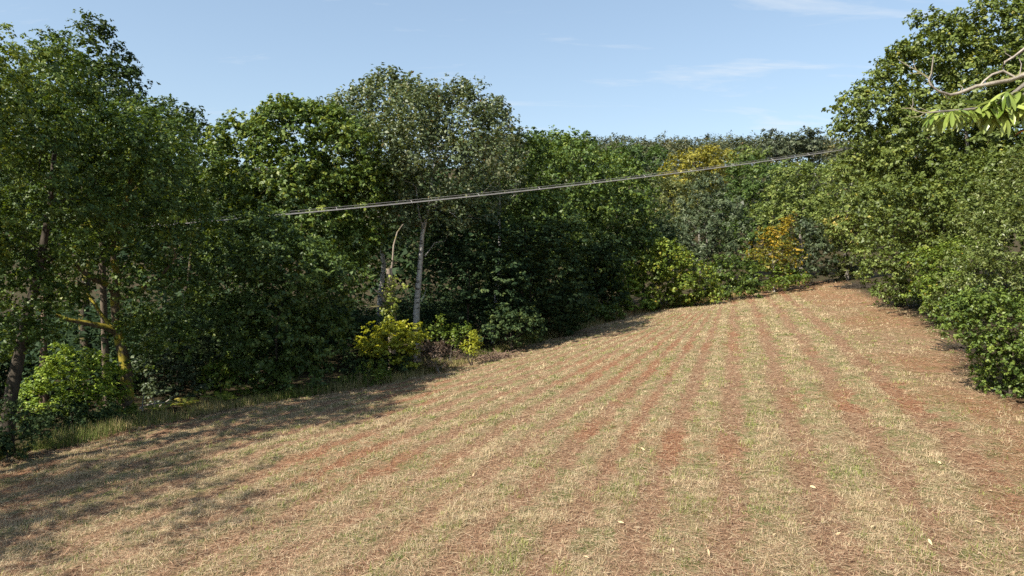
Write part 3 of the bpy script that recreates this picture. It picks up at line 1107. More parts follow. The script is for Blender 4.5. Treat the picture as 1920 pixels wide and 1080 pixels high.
shrub("dark leafy undergrowth tree beside the lime-green bush", 1110, 590, 63,
      [(1110, 500, 45), (1150, 480, 45), (1080, 540, 40), (1130, 550, 38)],
      'shade', name='dark_tree', cat='tree', trunk_r=.1, stems=3, k_leaf=1.0, tint=.42)
# the mass of the wood behind the front trees
def mass(name, label, pts, mat, leaf, per, kind="stuff", rbase=None, tri=True, tint=.45, up=.7, n_leaf=7):
    """pts rows: x, y, crown radius, height"""
    C, Rr, Dn, T = [], [], [], []
    for (x0, y0, cr, h) in pts:
        z0 = ground_z(x0, y0)
        m = max(8, int(per))
        d = unit(rng.standard_normal((m, 3)))
        d[:, 2] = np.where(d[:, 2] < -.1, -d[:, 2] * .8, d[:, 2])
        lob = unit(rng.standard_normal((5, 3)))
        bump = 1 + .22 * np.clip((d @ lob.T) * 3 - 2, 0, 1).max(1) - .1
        p = np.array([x0, y0, z0 + h - cr * 1.05]) + d * (cr * bump)[:, None] * np.array([1, 1, 1.1]) * (.85 + .2 * rng.random((m, 1)))
        C.append(p)
        Dn.append(d)
        Rr.append(np.full(m, cr * .26))
        T.append(np.full(m, tint + rng.normal(0, .17)) + rng.normal(0, .07, m))
    C, Dn, Rr, T = map(np.concatenate, (C, Dn, Rr, T))
    v, tt = leaf_faces(C, Rr, Dn, np.full(len(C), n_leaf), leaf, leaf * .7, T, tri=tri, up=up, elong=.3, tvar=.1, tufts=2, gap=.8)
    return tag(link(name, mesh_quads(name, v, 3 if tri else 4, tint=tt), M[mat]), label, kind=kind)


pts = []
for yy in np.arange(52, 100, 7.0):
    for xx in np.arange(-75, 4 + (yy - 52) * .35, 6.0):
        xj, yj = xx + rng.normal(0, 1.5), yy + rng.normal(0, 1.5)
        u_ = 960 + 1280 * xj / yj
        if u_ > 1180 or u_ < -500 or yj < np.interp(u_, [-500, 600, 900, 1000, 1100, 1180], [50, 52, 58, 66, 76, 84]):
            continue
        vt = np.interp(u_, [-500, 0, 250, 420, 600, 950, 1180], [230, 250, 300, 330, 300, 330, 370]) + rng.normal(0, 12)
        ztop = CAM_Z + (470 - vt) / 1280 * yj
        h = ztop - ground_z(xj, yj)
        cr = 3.6 + rng.random() * 1.2
        for kk in range(3):
            if h - kk * 3.8 > cr * 1.2:
                pts.append((xj + rng.normal(0, .8), yj + rng.normal(0, .8), cr, h - kk * 3.8))
under = []
for i in range(130):
    u_ = rng.uniform(-260, 1120)
    dmin = np.interp(u_, [-260, 240, 560, 760, 950, 1120], [25, 31, 37, 46, 54, 64])
    yj = dmin + rng.random() * 16
    under.append(((u_ - 960) / 1280 * yj, yj, 1.9 + rng.random(), 2.6 + 2.6 * rng.random()))
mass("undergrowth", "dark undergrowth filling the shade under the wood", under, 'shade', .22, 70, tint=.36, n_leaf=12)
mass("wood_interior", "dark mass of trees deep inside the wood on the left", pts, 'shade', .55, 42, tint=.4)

# ------------------------------------------------------------------ trees beyond the field's end
tree("golden-yellow domed tree standing out on the valley side", 1310, 128,
     [(1290, 318, 36), (1330, 312, 34), (1310, 300, 24), (1270, 330, 24), (1355, 322, 20), (1310, 345, 36), (1280, 360, 24)],
     'gold', 'grey', trunk_r=.4, k_leaf=1.0, tint=.5, up=.9, group="valley trees beyond the field")
tree("dull olive tree below the golden dome", 1262, 112,
     [(1262, 375, 34), (1245, 400, 30), (1285, 400, 34), (1262, 430, 36), (1245, 350, 20)],
     'olive', 'grey', trunk_r=.35, k_leaf=1.0, tint=.5, group="valley trees beyond the field")
tree("tall grey-green tree in the middle of the valley hedge", 1322, 96,
     [(1335, 350, 26), (1320, 385, 40), (1345, 410, 40), (1310, 440, 46), (1345, 465, 40), (1290, 480, 36)],
     'grey', 'grey', trunk_r=.35, k_leaf=1.05, tint=.45, group="valley trees beyond the field")
tree("dark green dense tree right of the golden dome", 1410, 112,
     [(1400, 330, 36), (1435, 345, 34), (1390, 375, 40), (1430, 390, 42), (1410, 425, 42), (1380, 440, 34), (1445, 425, 30)],
     'wood', 'dark', trunk_r=.4, k_leaf=1.05, tint=.4, group="valley trees beyond the field")
tree("fresh green small crown peeping out above the dark green tree", 1402, 150,
     [(1395, 296, 22), (1420, 298, 20), (1380, 305, 16), (1410, 312, 24)],
     'light', 'grey', trunk_r=.3, k_leaf=1.0, tint=.35, group="valley trees beyond the field")
tree("light green billowing tree left of the great ash", 1500, 100,
     [(1490, 340, 34), (1530, 345, 36), (1460, 375, 32), (1505, 385, 44), (1550, 385, 36), (1475, 415, 36), (1525, 425, 40), (1440, 400, 24), (1470, 325, 20)],
     'light', 'grey', trunk_r=.4, k_leaf=1.05, tint=.5, group="valley trees beyond the field")
tree("yellowish light green tree tucked against the great ash", 1585, 84,
     [(1580, 330, 34), (1610, 350, 34), (1570, 375, 32), (1605, 395, 38), (1580, 420, 32)],
     'light', 'grey', trunk_r=.3, k_leaf=1.0, tint=.5, group="valley trees beyond the field")
tree("shadowy grey thicket tree behind the lime-green bush", 1250, 88,
     [(1250, 445, 34), (1270, 475, 36), (1240, 490, 30)],
     'grey', 'grey', trunk_r=.2, k_leaf=1.0, tint=.3, group="valley trees beyond the field")
tree("dark domed tree on the skyline left of the lone pine", 1455, 232,
     [(1455, 268, 24), (1440, 275, 18), (1472, 272, 18), (1455, 292, 26)],
     'pine', 'dark', trunk_r=.5, k_leaf=1.0, leaf_px=2.8, tint=.45, group="skyline trees")
tree("dark spreading pine on the skyline with bare pale trunk below", 1522, 222,
     [(1510, 258, 18), (1530, 262, 20), (1495, 272, 16), (1545, 278, 18), (1515, 284, 20), (1490, 258, 10)],
     'pine', 'poplar', name='pine_tree', trunk_r=.42, trunk_top=.8, k_leaf=1.0, leaf_px=2.8, tint=.45, flat=.45, group="skyline trees")
tree("blue-green dark tree in front of the hillside left of the golden dome", 1205, 150,
     [(1200, 310, 34), (1230, 305, 28), (1170, 300, 28), (1215, 335, 36), (1185, 340, 30)],
     'wood', 'dark', trunk_r=.4, k_leaf=1.0, tint=.3, group="valley trees beyond the field")

# hillside wood
pts = []
for yy in np.arange(142, 345, 7.2):
    for xx in np.arange(-30, 200, 7.6):
        xj, yj = xx + rng.normal(0, 2), yy + rng.normal(0, 2)
        u_ = 960 + 1280 * xj / yj
        if u_ < 900 or u_ > 1720:
            continue
        pts.append((xj, yj, 4.0 + rng.random() * 2.2, 10.5 + rng.random() * 4.5))
mass("hillside_wood", "far wooded hillside closing the view under the sky", pts, 'hill', .85, 30, tint=.45)

# ------------------------------------------------------------------ trees on the right
tree("great ash filling the upper right corner against the sky", 1800, 52,
     [(1850, 70, 70), (1780, 80, 55), (1900, 110, 80), (1720, 130, 60), (1670, 180, 55), (1800, 170, 95), (1640, 250, 60), (1720, 250, 85), (1840, 260, 95), (1610, 190, 30), (1600, 240, 34), (1620, 320, 50), (1760, 340, 85), (1690, 350, 75), (1910, 230, 80), (1740, 55, 30), (1960, 60, 80), (1690, 105, 26), (1905, 330, 75), (1970, 330, 90), (1850, 380, 70), (1960, 200, 80)],
     'ash', 'grey', name='ash_tree', trunk_r=.5, k_leaf=1.1, tint=.52, sprig=.2)
tree("second ash filling in behind the great ash", 1860, 63,
     [(1860, 200, 110), (1770, 270, 90), (1930, 330, 110), (1700, 320, 70), (1830, 360, 90), (1950, 130, 90)],
     'ash', 'grey', name='ash_tree', trunk_r=.4, k_leaf=.8, tint=.4, sprig=.2)
tree("mid green tree leaning in front of the great ash", 1760, 44,
     [(1700, 390, 62), (1770, 400, 70), (1840, 380, 70), (1660, 430, 44), (1730, 460, 60), (1800, 470, 60), (1860, 450, 55), (1880, 330, 60), (1640, 370, 36)],
     'ash', 'dark', trunk_r=.3, k_leaf=1.05, tint=.40, group="trees on the right of the field")
shrub("leafy bush where the right hedge meets the field's end", 1690, 575, 52,
      [(1680, 470, 42), (1720, 490, 42), (1660, 510, 36), (1700, 545, 34), (1740, 540, 34), (1660, 555, 22), (1650, 460, 30)],
      'light', k_leaf=1.05, tint=.36, group="bushes of the right hedge")
shrub("yellow-green bush standing between two darker hedge bushes on the right", 1765, 590, 38,
      [(1765, 500, 40), (1780, 545, 36), (1750, 550, 32), (1775, 590, 26), (1800, 480, 36)],
      'hazel', k_leaf=1.05, tint=.40, group="bushes of the right hedge")
shrub("tall silvery sallow bush filling the right edge", 1905, 720, 22.5,
      [(1900, 370, 60), (1930, 320, 40), (1870, 440, 55), (1940, 450, 70), (1850, 520, 50), (1910, 540, 75), (1960, 560, 70), (1915, 310, 22), (1840, 470, 30)],
      'willow', name='sallow_bush', trunk_r=.06, stems=5, k_leaf=1.1, tint=.5, sprig=.9, elong=.9, aspect=.4, group="bushes of the right hedge")
shrub("dark glossy bush at the foot of the sallow, reaching onto the field", 1890, 735, 21,
      [(1850, 600, 52), (1910, 610, 60), (1830, 570, 34), (1870, 660, 55), (1920, 680, 60), (1810, 610, 26), (1880, 715, 36), (1935, 730, 40)],
      'bramble', trunk_r=.05, stems=5, k_leaf=1.15, tint=.46, group="bushes of the right hedge")

# the wood goes on behind the right hedge
pts = []
for yy in np.arange(10, 90, 6.5):
    for kx in range(4):
        xj = max(.80 * yy + 5.5, 21) + kx * 6.0 + rng.normal(0, 1)
        yj = yy + rng.normal(0, 1)
        for hh in (4.5, 8.0, 11.5):
            pts.append((xj, yj, 3.2 + .8 * rng.random(), hh + rng.random()))
mass("hedge_wood", "green mass of trees continuing behind the right hedge", pts, 'ash', .5, 45, tint=.4)

# ------------------------------------------------------------------ bushes along the far edge
E = "bushes along the field's far edge"
shrub("bright lime-green leafy bush at the left end of the far bushes", 1150, 592, 65,
      [(1140, 520, 24), (1160, 500, 22), (1150, 545, 28), (1130, 500, 12), (1175, 550, 26), (1150, 575, 20), (1180, 582, 16), (1125, 588, 14), (1210, 578, 14)], 'lime', k_leaf=1.1, tint=.5, flat=.45, up=.9, group=E)
shrub("tall hazel bush with a pointed top right of the lime-green bush", 1235, 578, 67,
      [(1240, 480, 26), (1210, 500, 26), (1260, 495, 24), (1230, 530, 34), (1190, 540, 24), (1265, 535, 28), (1235, 560, 26), (1245, 458, 10)], 'hazel', k_leaf=1.1, tint=.5, group=E)
shrub("reddish-tinged hazel bush next to the pointed one", 1305, 565, 69,
      [(1295, 500, 24), (1320, 520, 26), (1290, 535, 28), (1325, 548, 22), (1275, 480, 14), (1300, 560, 16), (1335, 558, 14), (1270, 568, 14)], 'hazel', k_leaf=1.1, tint=.62, group=E)
shrub("dark green low bush between the hazel and the amber shrub", 1375, 548, 74,
      [(1360, 500, 24), (1390, 510, 26), (1370, 530, 24), (1345, 520, 18), (1405, 535, 18)], 'bramble', k_leaf=1.1, tint=.34, group=E)
shrub("amber-orange shrub with bare pale stems at its top", 1452, 535, 80,
      [(1440, 468, 24), (1470, 470, 24), (1455, 450, 18), (1425, 485, 20), (1485, 490, 20), (1450, 495, 30), (1440, 435, 9), (1470, 428, 9), (1478, 415, 6)], 'orange', 'poplar', name='amber_shrub', k_leaf=.6, tint=.48, tint_var=.25, top_tint=.3, elong=1.1, sprig=1.0, trunk_r=.07, group=E)
shrub("green bush with layered foliage below the amber shrub", 1455, 530, 79,
      [(1430, 512, 22), (1465, 515, 24), (1490, 520, 18), (1410, 515, 16)], 'hazel', k_leaf=1.1, tint=.22, flat=.4, up=.9, group=E)
shrub("dark upright evergreen bush right of the amber shrub", 1525, 525, 83,
      [(1520, 440, 24), (1535, 465, 24), (1510, 475, 24), (1525, 500, 26), (1515, 420, 12)], 'grey', k_leaf=1.1, tint=.32, group=E)
shrub("pale yellow flecked bush under the great ash", 1590, 515, 84,
      [(1575, 440, 22), (1600, 450, 22), (1585, 475, 24), (1560, 425, 14), (1615, 465, 16), (1590, 420, 14)], 'amber', k_leaf=1.0, tint=.48, top_tint=.3, group=E)
shrub("olive bush below the pale yellow one at the field's corner", 1580, 520, 85,
      [(1565, 502, 18), (1595, 505, 20), (1620, 503, 18), (1545, 512, 14), (1580, 516, 12), (1610, 516, 12)], 'olive', k_leaf=1.1, tint=.4, group=E)
shrub("low green bramble on the edge under the dark bush", 1405, 548, 76,
      [(1385, 545, 11), (1410, 541, 12), (1435, 536, 11), (1460, 531, 10), (1485, 528, 10), (1510, 524, 10), (1360, 550, 10)], 'hazel', k_leaf=1.1, tint=.35, group=E)

# ------------------------------------------------------------------ bushes and plants below the left wood
U = "undergrowth at the foot of the left wood"
shrub("sunlit bright green bush around the crooked oak's foot", 140, 790, 25.5,
      [(140, 690, 42), (100, 730, 50), (180, 700, 40), (60, 760, 44), (150, 760, 46), (200, 740, 30), (110, 670, 26)], 'lime', k_leaf=1.15, tint=.40, flat=.45, up=.95, group=U)
shrub("dark leafy bush in the shade in front of the bright green bush", 130, 830, 24.2,
      [(130, 785, 36), (90, 805, 36), (180, 790, 30), (150, 815, 26)], 'shade', k_leaf=1.1, tint=.55, group=U)
shrub("low bush of mixed green at the right foot of the crooked oak", 225, 805, 25.8,
      [(215, 785, 26), (245, 795, 24), (195, 800, 22)], 'bramble', k_leaf=1.1, tint=.6, group=U)
shrub("dark low bush in the bottom left corner of the wood", 10, 870, 20.5,
      [(-10, 800, 50), (25, 830, 34), (-30, 860, 44), (0, 880, 24)], 'shade', k_leaf=1.1, tint=.5, group=U)
shrub("grey-green elder bush behind the crooked oak", 330, 765, 30,
      [(310, 690, 44), (350, 660, 40), (290, 650, 34), (340, 720, 40), (300, 740, 24), (380, 710, 30)], 'grey', k_leaf=1.1, tint=.3, flat=.45, up=.9, group=U)
shrub("small light green bush between the elder and the field maple", 415, 740, 29.5,
      [(410, 700, 26), (430, 720, 22), (395, 722, 22)], 'hazel', k_leaf=1.1, tint=.42, group=U)
shrub("bright yellow-green bush below the ivy-clad trunk", 735, 690, 36.8,
      [(700, 638, 30), (740, 628, 30), (775, 634, 26), (725, 655, 36), (760, 655, 32), (690, 660, 24)], 'yellow', k_leaf=1.15, tint=.5, flat=.5, up=.95, group=U)
shrub("dark bush under the yellow-green bush beside the field", 705, 700, 36.5,
      [(690, 688, 26), (730, 690, 26), (765, 692, 22), (660, 690, 22)], 'shade', k_leaf=1.1, tint=.45, group=U)
shrub("brown dead bramble heap beside the yellow-green bush", 825, 685, 37,
      [(810, 662, 24), (840, 660, 24), (825, 675, 26), (855, 672, 16), (790, 678, 18)], 'dead', 'dead', name='dead_bramble', k_leaf=1.1, aspect=.16, leaf_px=4.0, tint=.5, stems=6, trunk_r=.025, group=U)
shrub("small upright sapling with yellow-green leaves right of the bramble heap", 885, 665, 39,
      [(884, 640, 9), (880, 652, 12), (895, 655, 10), (884, 628, 5)], 'yellow', name='sapling', k_leaf=1.2, tint=.35, sprig=1.0, group=U)
shrub("feathery light green saplings right of the yellow-green bush", 815, 640, 41,
      [(800, 615, 12), (820, 622, 16), (845, 628, 16), (870, 622, 14), (830, 605, 8), (860, 645, 14)], 'hazel', k_leaf=1.1, tint=.38, sprig=1.2, elong=1.2, group=U)
shrub("dark green bush at the wood foot right of the yellow sapling", 960, 640, 44,
      [(940, 600, 30), (985, 605, 30), (920, 625, 22), (965, 625, 24), (1000, 622, 20)], 'shade', k_leaf=1.1, tint=.6, group=U)
shrub("green tapering bush halfway along the wood's foot", 1045, 622, 51,
      [(1040, 585, 28), (1075, 590, 26), (1010, 600, 20), (1060, 608, 20), (1100, 580, 24)], 'shade', k_leaf=1.1, tint=.62, group=U)
shrub("bushy green growth joining the wood's foot to the lime-green bush", 1120, 602, 58,
      [(1105, 585, 22), (1130, 590, 20), (1085, 595, 18), (1150, 590, 16)], 'bramble', k_leaf=1.1, tint=.42, group=U)


# ferns and weeds
def fern(label, u, v, D, n, size, tint):
    p = at(u, v, D)
    base = np.array([p[0], p[1], surf_z(p[0], p[1])])
    root = bpy.data.objects.new("fern", None)
    COL.objects.link(root)
    root.location = base
    tag(root, label, "fern", "ferns along the wood edge")
    for i in range(n):
        az = 2 * math.pi * (i + rng.random()) / n
        out = np.array([math.cos(az), math.sin(az), 0])
        sd = np.array([-math.sin(az), math.cos(az), 0])
        L = size * (.75 + .5 * rng.random())
        t = np.linspace(0, 1, 15)
        spine = out * (L * .8 * t[:, None]) + np.array([0, 0, 1]) * (L * (1.0 * t - .62 * t ** 2))[:, None]
        F_, T_ = [], []
        for k in range(1, 15):
            wl_ = L * .30 * math.sin(math.pi * (.12 + .88 * (1 - t[k]))) ** .8 * (1 if k > 2 else .3)
            d = unit(spine[k] - spine[k - 1])
            for sg in (-1, 1):
                a = spine[k]
                tip = a + sd * sg * wl_ + d * wl_ * .35 - np.array([0, 0, wl_ * .18])
                hw = d * L * .030
                F_ += [a - hw, (a + tip) / 2 - hw + [0, 0, .01], tip, (a + tip) / 2 + hw + [0, 0, .01]]
                T_.append(np.clip(tint + rng.normal(0, .12), 0, 1))
        link("frond", mesh_quads("frond", np.array(F_), 4, tint=np.array(T_)), M['fern'], root)


fern("yellowing fern by the dead branches right of the crooked oak", 345, 785, 27.5, 9, .85, .85)
fern("arching green fern at the field edge below the field maple", 420, 765, 28.6, 9, .95, .55)
fern("low fern left of the yellowing one near the oak's foot", 300, 800, 26.6, 8, .6, .62)
fern("dark green fern beside the small light green bush", 470, 752, 30.0, 9, .9, .35)
fern("fern tuft near the tall weeds below the dark bush", 640, 722, 33.5, 8, .7, .5)


def weed(label, u, v, D, n, h, mat, spread):
    p = at(u, v, D)
    base = np.array([p[0], p[1], surf_z(p[0], p[1])])
    root = bpy.data.objects.new("weed_clump", None)
    COL.objects.link(root)
    root.location = base
    tag(root, label, "weed", "tall weeds on the field edge")
    chains, C, Rr, Dn = [], [], [], []
    for i in range(n):
        b = np.array([rng.normal(0, spread), rng.normal(0, spread * .6), -.02])
        hh = h * (.6 + .5 * rng.random())
        top = b + np.array([rng.normal(0, .1), rng.normal(0, .1), hh])
        st = wiggle(b, top, 5, .03)
        chains.append((st, np.linspace(.012, .006, 5)))
        for t in np.linspace(.15, 1, 9):
            C.append(b + (top - b) * t)
            Rr.append(.20 * (1.15 - t * .75) * h)
            Dn.append(np.array([0, 0, 1.0]))
    V, F = tubes(chains)
    tag(link("stems", mesh_faces("stems", V, F), BARK['dark'], root), kind="stuff")
    v, tt = leaf_faces(np.array(C), np.array(Rr), np.array(Dn), np.full(len(C), 9), .16, .06, np.full(len(C), .55), flat=.4)
    link("foliage", mesh_quads("foliage", v, 4, tint=tt), M[mat], root)


weed("tall nettle-like weeds on the edge below the dark bush", 705, 722, 33.8, 12, 1.15, 'hazel', .55)
weed("short weeds left of the tall nettle-like weeds", 650, 740, 32.6, 9, .6, 'bramble', .6)
weed("weeds at the field edge under the field maple", 520, 765, 30.4, 10, .6, 'bramble', .7)

# ------------------------------------------------------------------ dead wood
def stick(name, label, cat, pts, r0, r1, bark='dead', twigs=(), group=None):
    pts = np.array(pts, float)
    base = pts[0].copy()
    ch = [(pts, np.linspace(r0, r1, len(pts)))]
    for tp, a, b in twigs:
        tp = np.array(tp, float)
        ch.append((tp, np.linspace(a, b, len(tp))))
    V, F = tubes(ch)
    o = link(name, mesh_faces(name, V - base, F), BARK[bark], None, base)
    return tag(o, label, cat, group)


def gpt(u, v, D, dz=0.0):
    p = at(u, v, D)
    return np.array([p[0], p[1], surf_z(p[0], p[1]) + dz])


G = "dead branches by the crooked oak"
stick("fallen_branch", "grey dead branch lying right of the crooked oak's foot", "branch", [gpt(262, 785, 27.6, .1), gpt(285, 780, 27.8, .2), gpt(310, 778, 27.9, .22), gpt(338, 775, 28, .12)], .06, .03, group=G)
stick("fallen_branch", "upright dead stick leaning behind the yellowing fern", "branch", [gpt(268, 785, 27.4, 0), gpt(268, 785, 27.4, .35), gpt(272, 785, 27.5, .75)], .035, .012, group=G)
stick("fallen_branch", "short forked stick poking up among the dead branches", "branch", [gpt(290, 784, 27.4, 0), gpt(291, 784, 27.4, .3), gpt(288, 784, 27.4, .5)], .03, .012, twigs=[([gpt(291, 784, 27.4, .28), gpt(296, 784, 27.4, .45)], .02, .008)], group=G)
stick("fallen_branch", "thin dead branch crossing behind the dead branches", "branch", [gpt(300, 780, 28.2, .05), gpt(318, 780, 28.2, .3), gpt(330, 780, 28.3, .5)], .03, .01, group=G)


def heap(name, label, cat, u, v, D, n, rad, h, bark, thick=.02, group=None):
    """a heap of crossed twigs as one loose pile"""
    p = gpt(u, v, D)
    ch = []
    for i in range(n):
        a = np.array([rng.normal(0, rad), rng.normal(0, rad * .7), abs(rng.normal(0, h * .4))])
        d = unit(np.array([rng.normal(), rng.normal(), rng.normal(.05, .25)]))
        L = rad * (.6 + .9 * rng.random())
        ch.append((wiggle(a - d * L / 2, a + d * L / 2, 4, .05), np.linspace(thick, thick * .4, 4)))
    V, F = tubes(ch)
    o = link(name, mesh_faces(name, V, F), BARK[bark], None, p)
    o["kind"] = "stuff"
    return tag(o, label, cat, group)


heap("brushwood", "pinkish-brown brushwood heap at the wood's foot right of the sapling", "brushwood", 935, 658, 41, 160, .8, .5, 'pine', .022)
heap("brushwood", "dark brushwood heap on the red earth at the field's far corner", "brushwood", 1607, 547, 74, 140, 1.0, .5, 'dark', .04)
heap("brushwood", "dark brown brushwood clump at the right hedge's foot", "brushwood", 1802, 655, 31, 130, .5, .45, 'dark', .022)

# ------------------------------------------------------------------ overhead cables
def ray_depth(u, d0=30.0, u0=290.0, d1=57.0, u1=1690.0):
    f = (u - u0) / (u1 - u0)
    return 1 / (1 / d0 + f * (1 / d1 - 1 / d0))


CABLE = [(190, 424), (290, 419), (450, 408), (640, 394), (800, 380), (920, 367), (1040, 352), (1140, 340), (1240, 326), (1340, 311), (1440, 296), (1560, 279), (1690, 262), (1740, 256)]
cp = np.array([at(u, v, ray_depth(u)) for u, v in CABLE])
tt_ = np.linspace(0, len(cp) - 1, 120)
# smooth the span into one clean hanging curve
sx = cp[:, 0]
quad = np.polyfit(sx, cp[:, 2], 2)
qy = np.polyfit(sx, cp[:, 1], 1)
xs = np.linspace(sx[0], sx[-1], 140)
curve = np.stack([xs, np.polyval(qy, xs), np.polyval(quad, xs)], 1)
perp = unit(np.array([-qy[0], 1, 0.0]))
wire_mat = plain_mat("weathered aluminium cable", (.26, .25, .24), .6, .4)
for lab, off_p, off_z, rad in (("upper thin strand of the overhead cable crossing the wood", .22, .09, .010),
                               ("thick lower strand of the overhead cable crossing the wood", 0, -.06, .023),
                               ("rear strand of the overhead cable hung beside the thick one", .40, .0, .010)):
    pts = curve + perp * off_p + np.array([0, 0, off_z])
    o0 = pts[0].copy()
    root = bpy.data.objects.new("overhead_cable", None)
    COL.objects.link(root)
    root.location = o0
    tag(root, lab, "cable", "overhead cables")
    V, F = tubes([(pts, np.full(len(pts), rad))])
    link("wire", mesh_faces("wire", V - o0, F), wire_mat, root)
    if rad > .015:
        for k in range(5, 138, 9):
            q = pts[k]
            V, F = tubes([(np.array([q + [0, 0, -.05], q + [0, 0, .02], q + perp * .22 + [0, 0, .15]]), np.array([.018, .02, .012]))])
            link("spacer", mesh_faces("spacer", V - o0, F), wire_mat, root)
pole_mat = bark_mat("pole timber", (.10, .075, .055), (.2, .16, .12), 9)
for lab, q in (("timber pole hidden in the oak crowns carrying the cable's left end", curve[0]), ("timber pole in the right trees carrying the cable's right end", curve[-1])):
    gz_ = ground_z(q[0], q[1])
    root = bpy.data.objects.new("utility_pole", None)
    COL.objects.link(root)
    root.location = (q[0], q[1], gz_)
    tag(root, lab, "pole")
    hh = q[2] - gz_
    V, F = tubes([(np.array([[0, 0, -.4], [0, 0, hh * .5], [0, 0, hh + .4]]), np.array([.15, .13, .11]))])
    link("post", mesh_faces("post", V, F), pole_mat, root)
    V, F = tubes([(np.array([-perp * .3 + [0, 0, hh - .1], perp * .3 + [0, 0, hh - .1], perp * .9 + [0, 0, hh - .1]]), np.array([.06, .06, .06]))])
    link("crossarm", mesh_faces("crossarm", V, F), pole_mat, root)

# ------------------------------------------------------------------ chestnut branch reaching in at the upper right
Dc = 4.6
tb = np.array([6.3, 5.4])
cbase = np.array([tb[0], tb[1], ground_z(*tb)])
croot = bpy.data.objects.new("chestnut_tree", None)
COL.objects.link(croot)
croot.location = cbase
tag(croot, "near tree reaching a bare twig and glossy long leaves in at the upper right", "tree")
ca = lambda u, v, d=0.0: at(u, v, Dc + d)
trk = np.array([cbase - [0, 0, .3], cbase + [.05, 0, 1.5], cbase + [-.05, 0, 3], cbase + [0, 0, 5.2], cbase + [.8, -.1, 7.2], cbase + [2.0, -.3, 8.8]])
cc = cbase + np.array([2.9, -.4, 8.6]) + unit(rng.standard_normal((110, 3))) * (1.2 + 1.3 * rng.random((110, 1)))
ctr = grow([(trk, .26, .07)], cc, .26, tip=.008)
V, F = tubes(ctr)
lv, lt = leaf_faces(cc, np.full(110, .5), unit(cc - cc.mean(0)), np.full(110, 60), .16, .06, np.full(110, .5))
link("crown", mesh_quads("crown", lv - cbase, 4, tint=lt), M['light'], croot)
link("trunk", mesh_faces("trunk", V - cbase, F), BARK['grey'], croot)


def bough(name, segs, bark='dead'):
    V, F = tubes([(np.array(p, float), np.linspace(a, b, len(p))) for p, a, b in segs])
    return link(name, mesh_faces(name, V - cbase, F), BARK[bark], croot)


fork = ca(2010, 118, .4)
hub = cbase + np.array([-.05, 0, 5.2])
bough("bough", [([hub, hub * .6 + fork * .4 + [0, 0, .12], hub * .25 + fork * .75 + [0, 0, .05], fork], .085, .024)], 'grey')
bough("dead_branch", [
    ([fork, ca(1920, 140), ca(1890, 151), ca(1862, 156), ca(1830, 162), ca(1800, 174), ca(1782, 178), ca(1760, 171), ca(1746, 160)], .020, .007),
    ([ca(1746, 160), ca(1741, 150), ca(1746, 138), ca(1748, 122), ca(1750, 106)], .011, .004),
    ([ca(1742, 148), ca(1730, 139), ca(1718, 132), ca(1700, 122), ca(1684, 112)], .009, .003),
    ([ca(1728, 138), ca(1716, 138), ca(1704, 136)], .005, .002),
    ([ca(1718, 131), ca(1714, 122), ca(1713, 112)], .004, .002),
    ([ca(1905, 146), ca(1880, 133), ca(1860, 140), ca(1845, 152), ca(1838, 160)], .011, .006),
    ([ca(1800, 174), ca(1805, 164), ca(1798, 158)], .006, .002),
    ([ca(1935, 80, .1), ca(1915, 95, .1), ca(1898, 108), ca(1884, 116), ca(1880, 128)], .014, .006),
    ([ca(1898, 108), ca(1885, 100), ca(1884, 90)], .004, .002),
    ([ca(1912, 140), ca(1915, 120), ca(1910, 108)], .006, .002),
    ([ca(1770, 176), ca(1775, 184), ca(1782, 186)], .005, .002)])
bough("leafy_branch", [
    ([fork, ca(1985, 125, .3), ca(1925, 155), ca(1895, 180), ca(1870, 196), ca(1840, 203), ca(1800, 207), ca(1765, 209), ca(1752, 210)], .020, .006),
    ([ca(1930, 170, .1), ca(1900, 190, .1), ca(1880, 215, .1)], .012, .004)], 'grey')
bough("bare_twig", [
    ([ca(1770, 210), ca(1752, 210), ca(1735, 212), ca(1720, 209), ca(1705, 203), ca(1690, 203)], .008, .003),
    ([ca(1722, 210), ca(1712, 203), ca(1706, 196)], .005, .002),
    ([ca(1708, 204), ca(1712, 196), ca(1711, 184)], .004, .002),
    ([ca(1735, 212), ca(1722, 219), ca(1708, 220), ca(1700, 216)], .004, .002),
    ([ca(1745, 211), ca(1735, 206), ca(1720, 200)], .003, .0015)])
# long glossy leaves, each one a piece of its own
gl, n_, l_ = new_mat("glossy chestnut leaf")
out_ = n_.new("ShaderNodeOutputMaterial")
oi = n_.new("ShaderNodeObjectInfo")
rp = n_.new("ShaderNodeValToRGB")
rp.color_ramp.elements[0].color = (.14, .215, .030, 1)
rp.color_ramp.elements[1].color = (.38, .44, .11, 1)
l_.new(oi.outputs["Random"], rp.inputs[0])
pb = n_.new("ShaderNodeBsdfPrincipled")
pb.inputs["Roughness"].default_value = .28
pb.inputs["Specular IOR Level"].default_value = .6
l_.new(rp.outputs[0], pb.inputs["Base Color"])
tb_ = n_.new("ShaderNodeBsdfTranslucent")
l_.new(rp.outputs[0], tb_.inputs[0])
ms = n_.new("ShaderNodeMixShader")
ms.inputs[0].default_value = .35
l_.new(pb.outputs[0], ms.inputs[1])
l_.new(tb_.outputs[0], ms.inputs[2])
l_.new(ms.outputs[0], out_.inputs[0])


def long_leaf(curl, wid):
    n = 8
    V, F = [], []
    for i in range(n + 1):
        t = i / n
        w = wid * (math.sin(math.pi * min(1, t * .93 + .05)) ** .75) * (.45 + .75 * t) * .62
        x_ = t
        z_ = -curl * t * t
        V += [(x_, -w, z_ + w * .30), (x_, 0, z_), (x_, w, z_ + w * .30)]
    for i in range(n):
        a = i * 3
        F += [(a, a + 3, a + 4, a + 1), (a + 1, a + 4, a + 5, a + 2)]
    return mesh_faces("leaf", np.array(V), F)


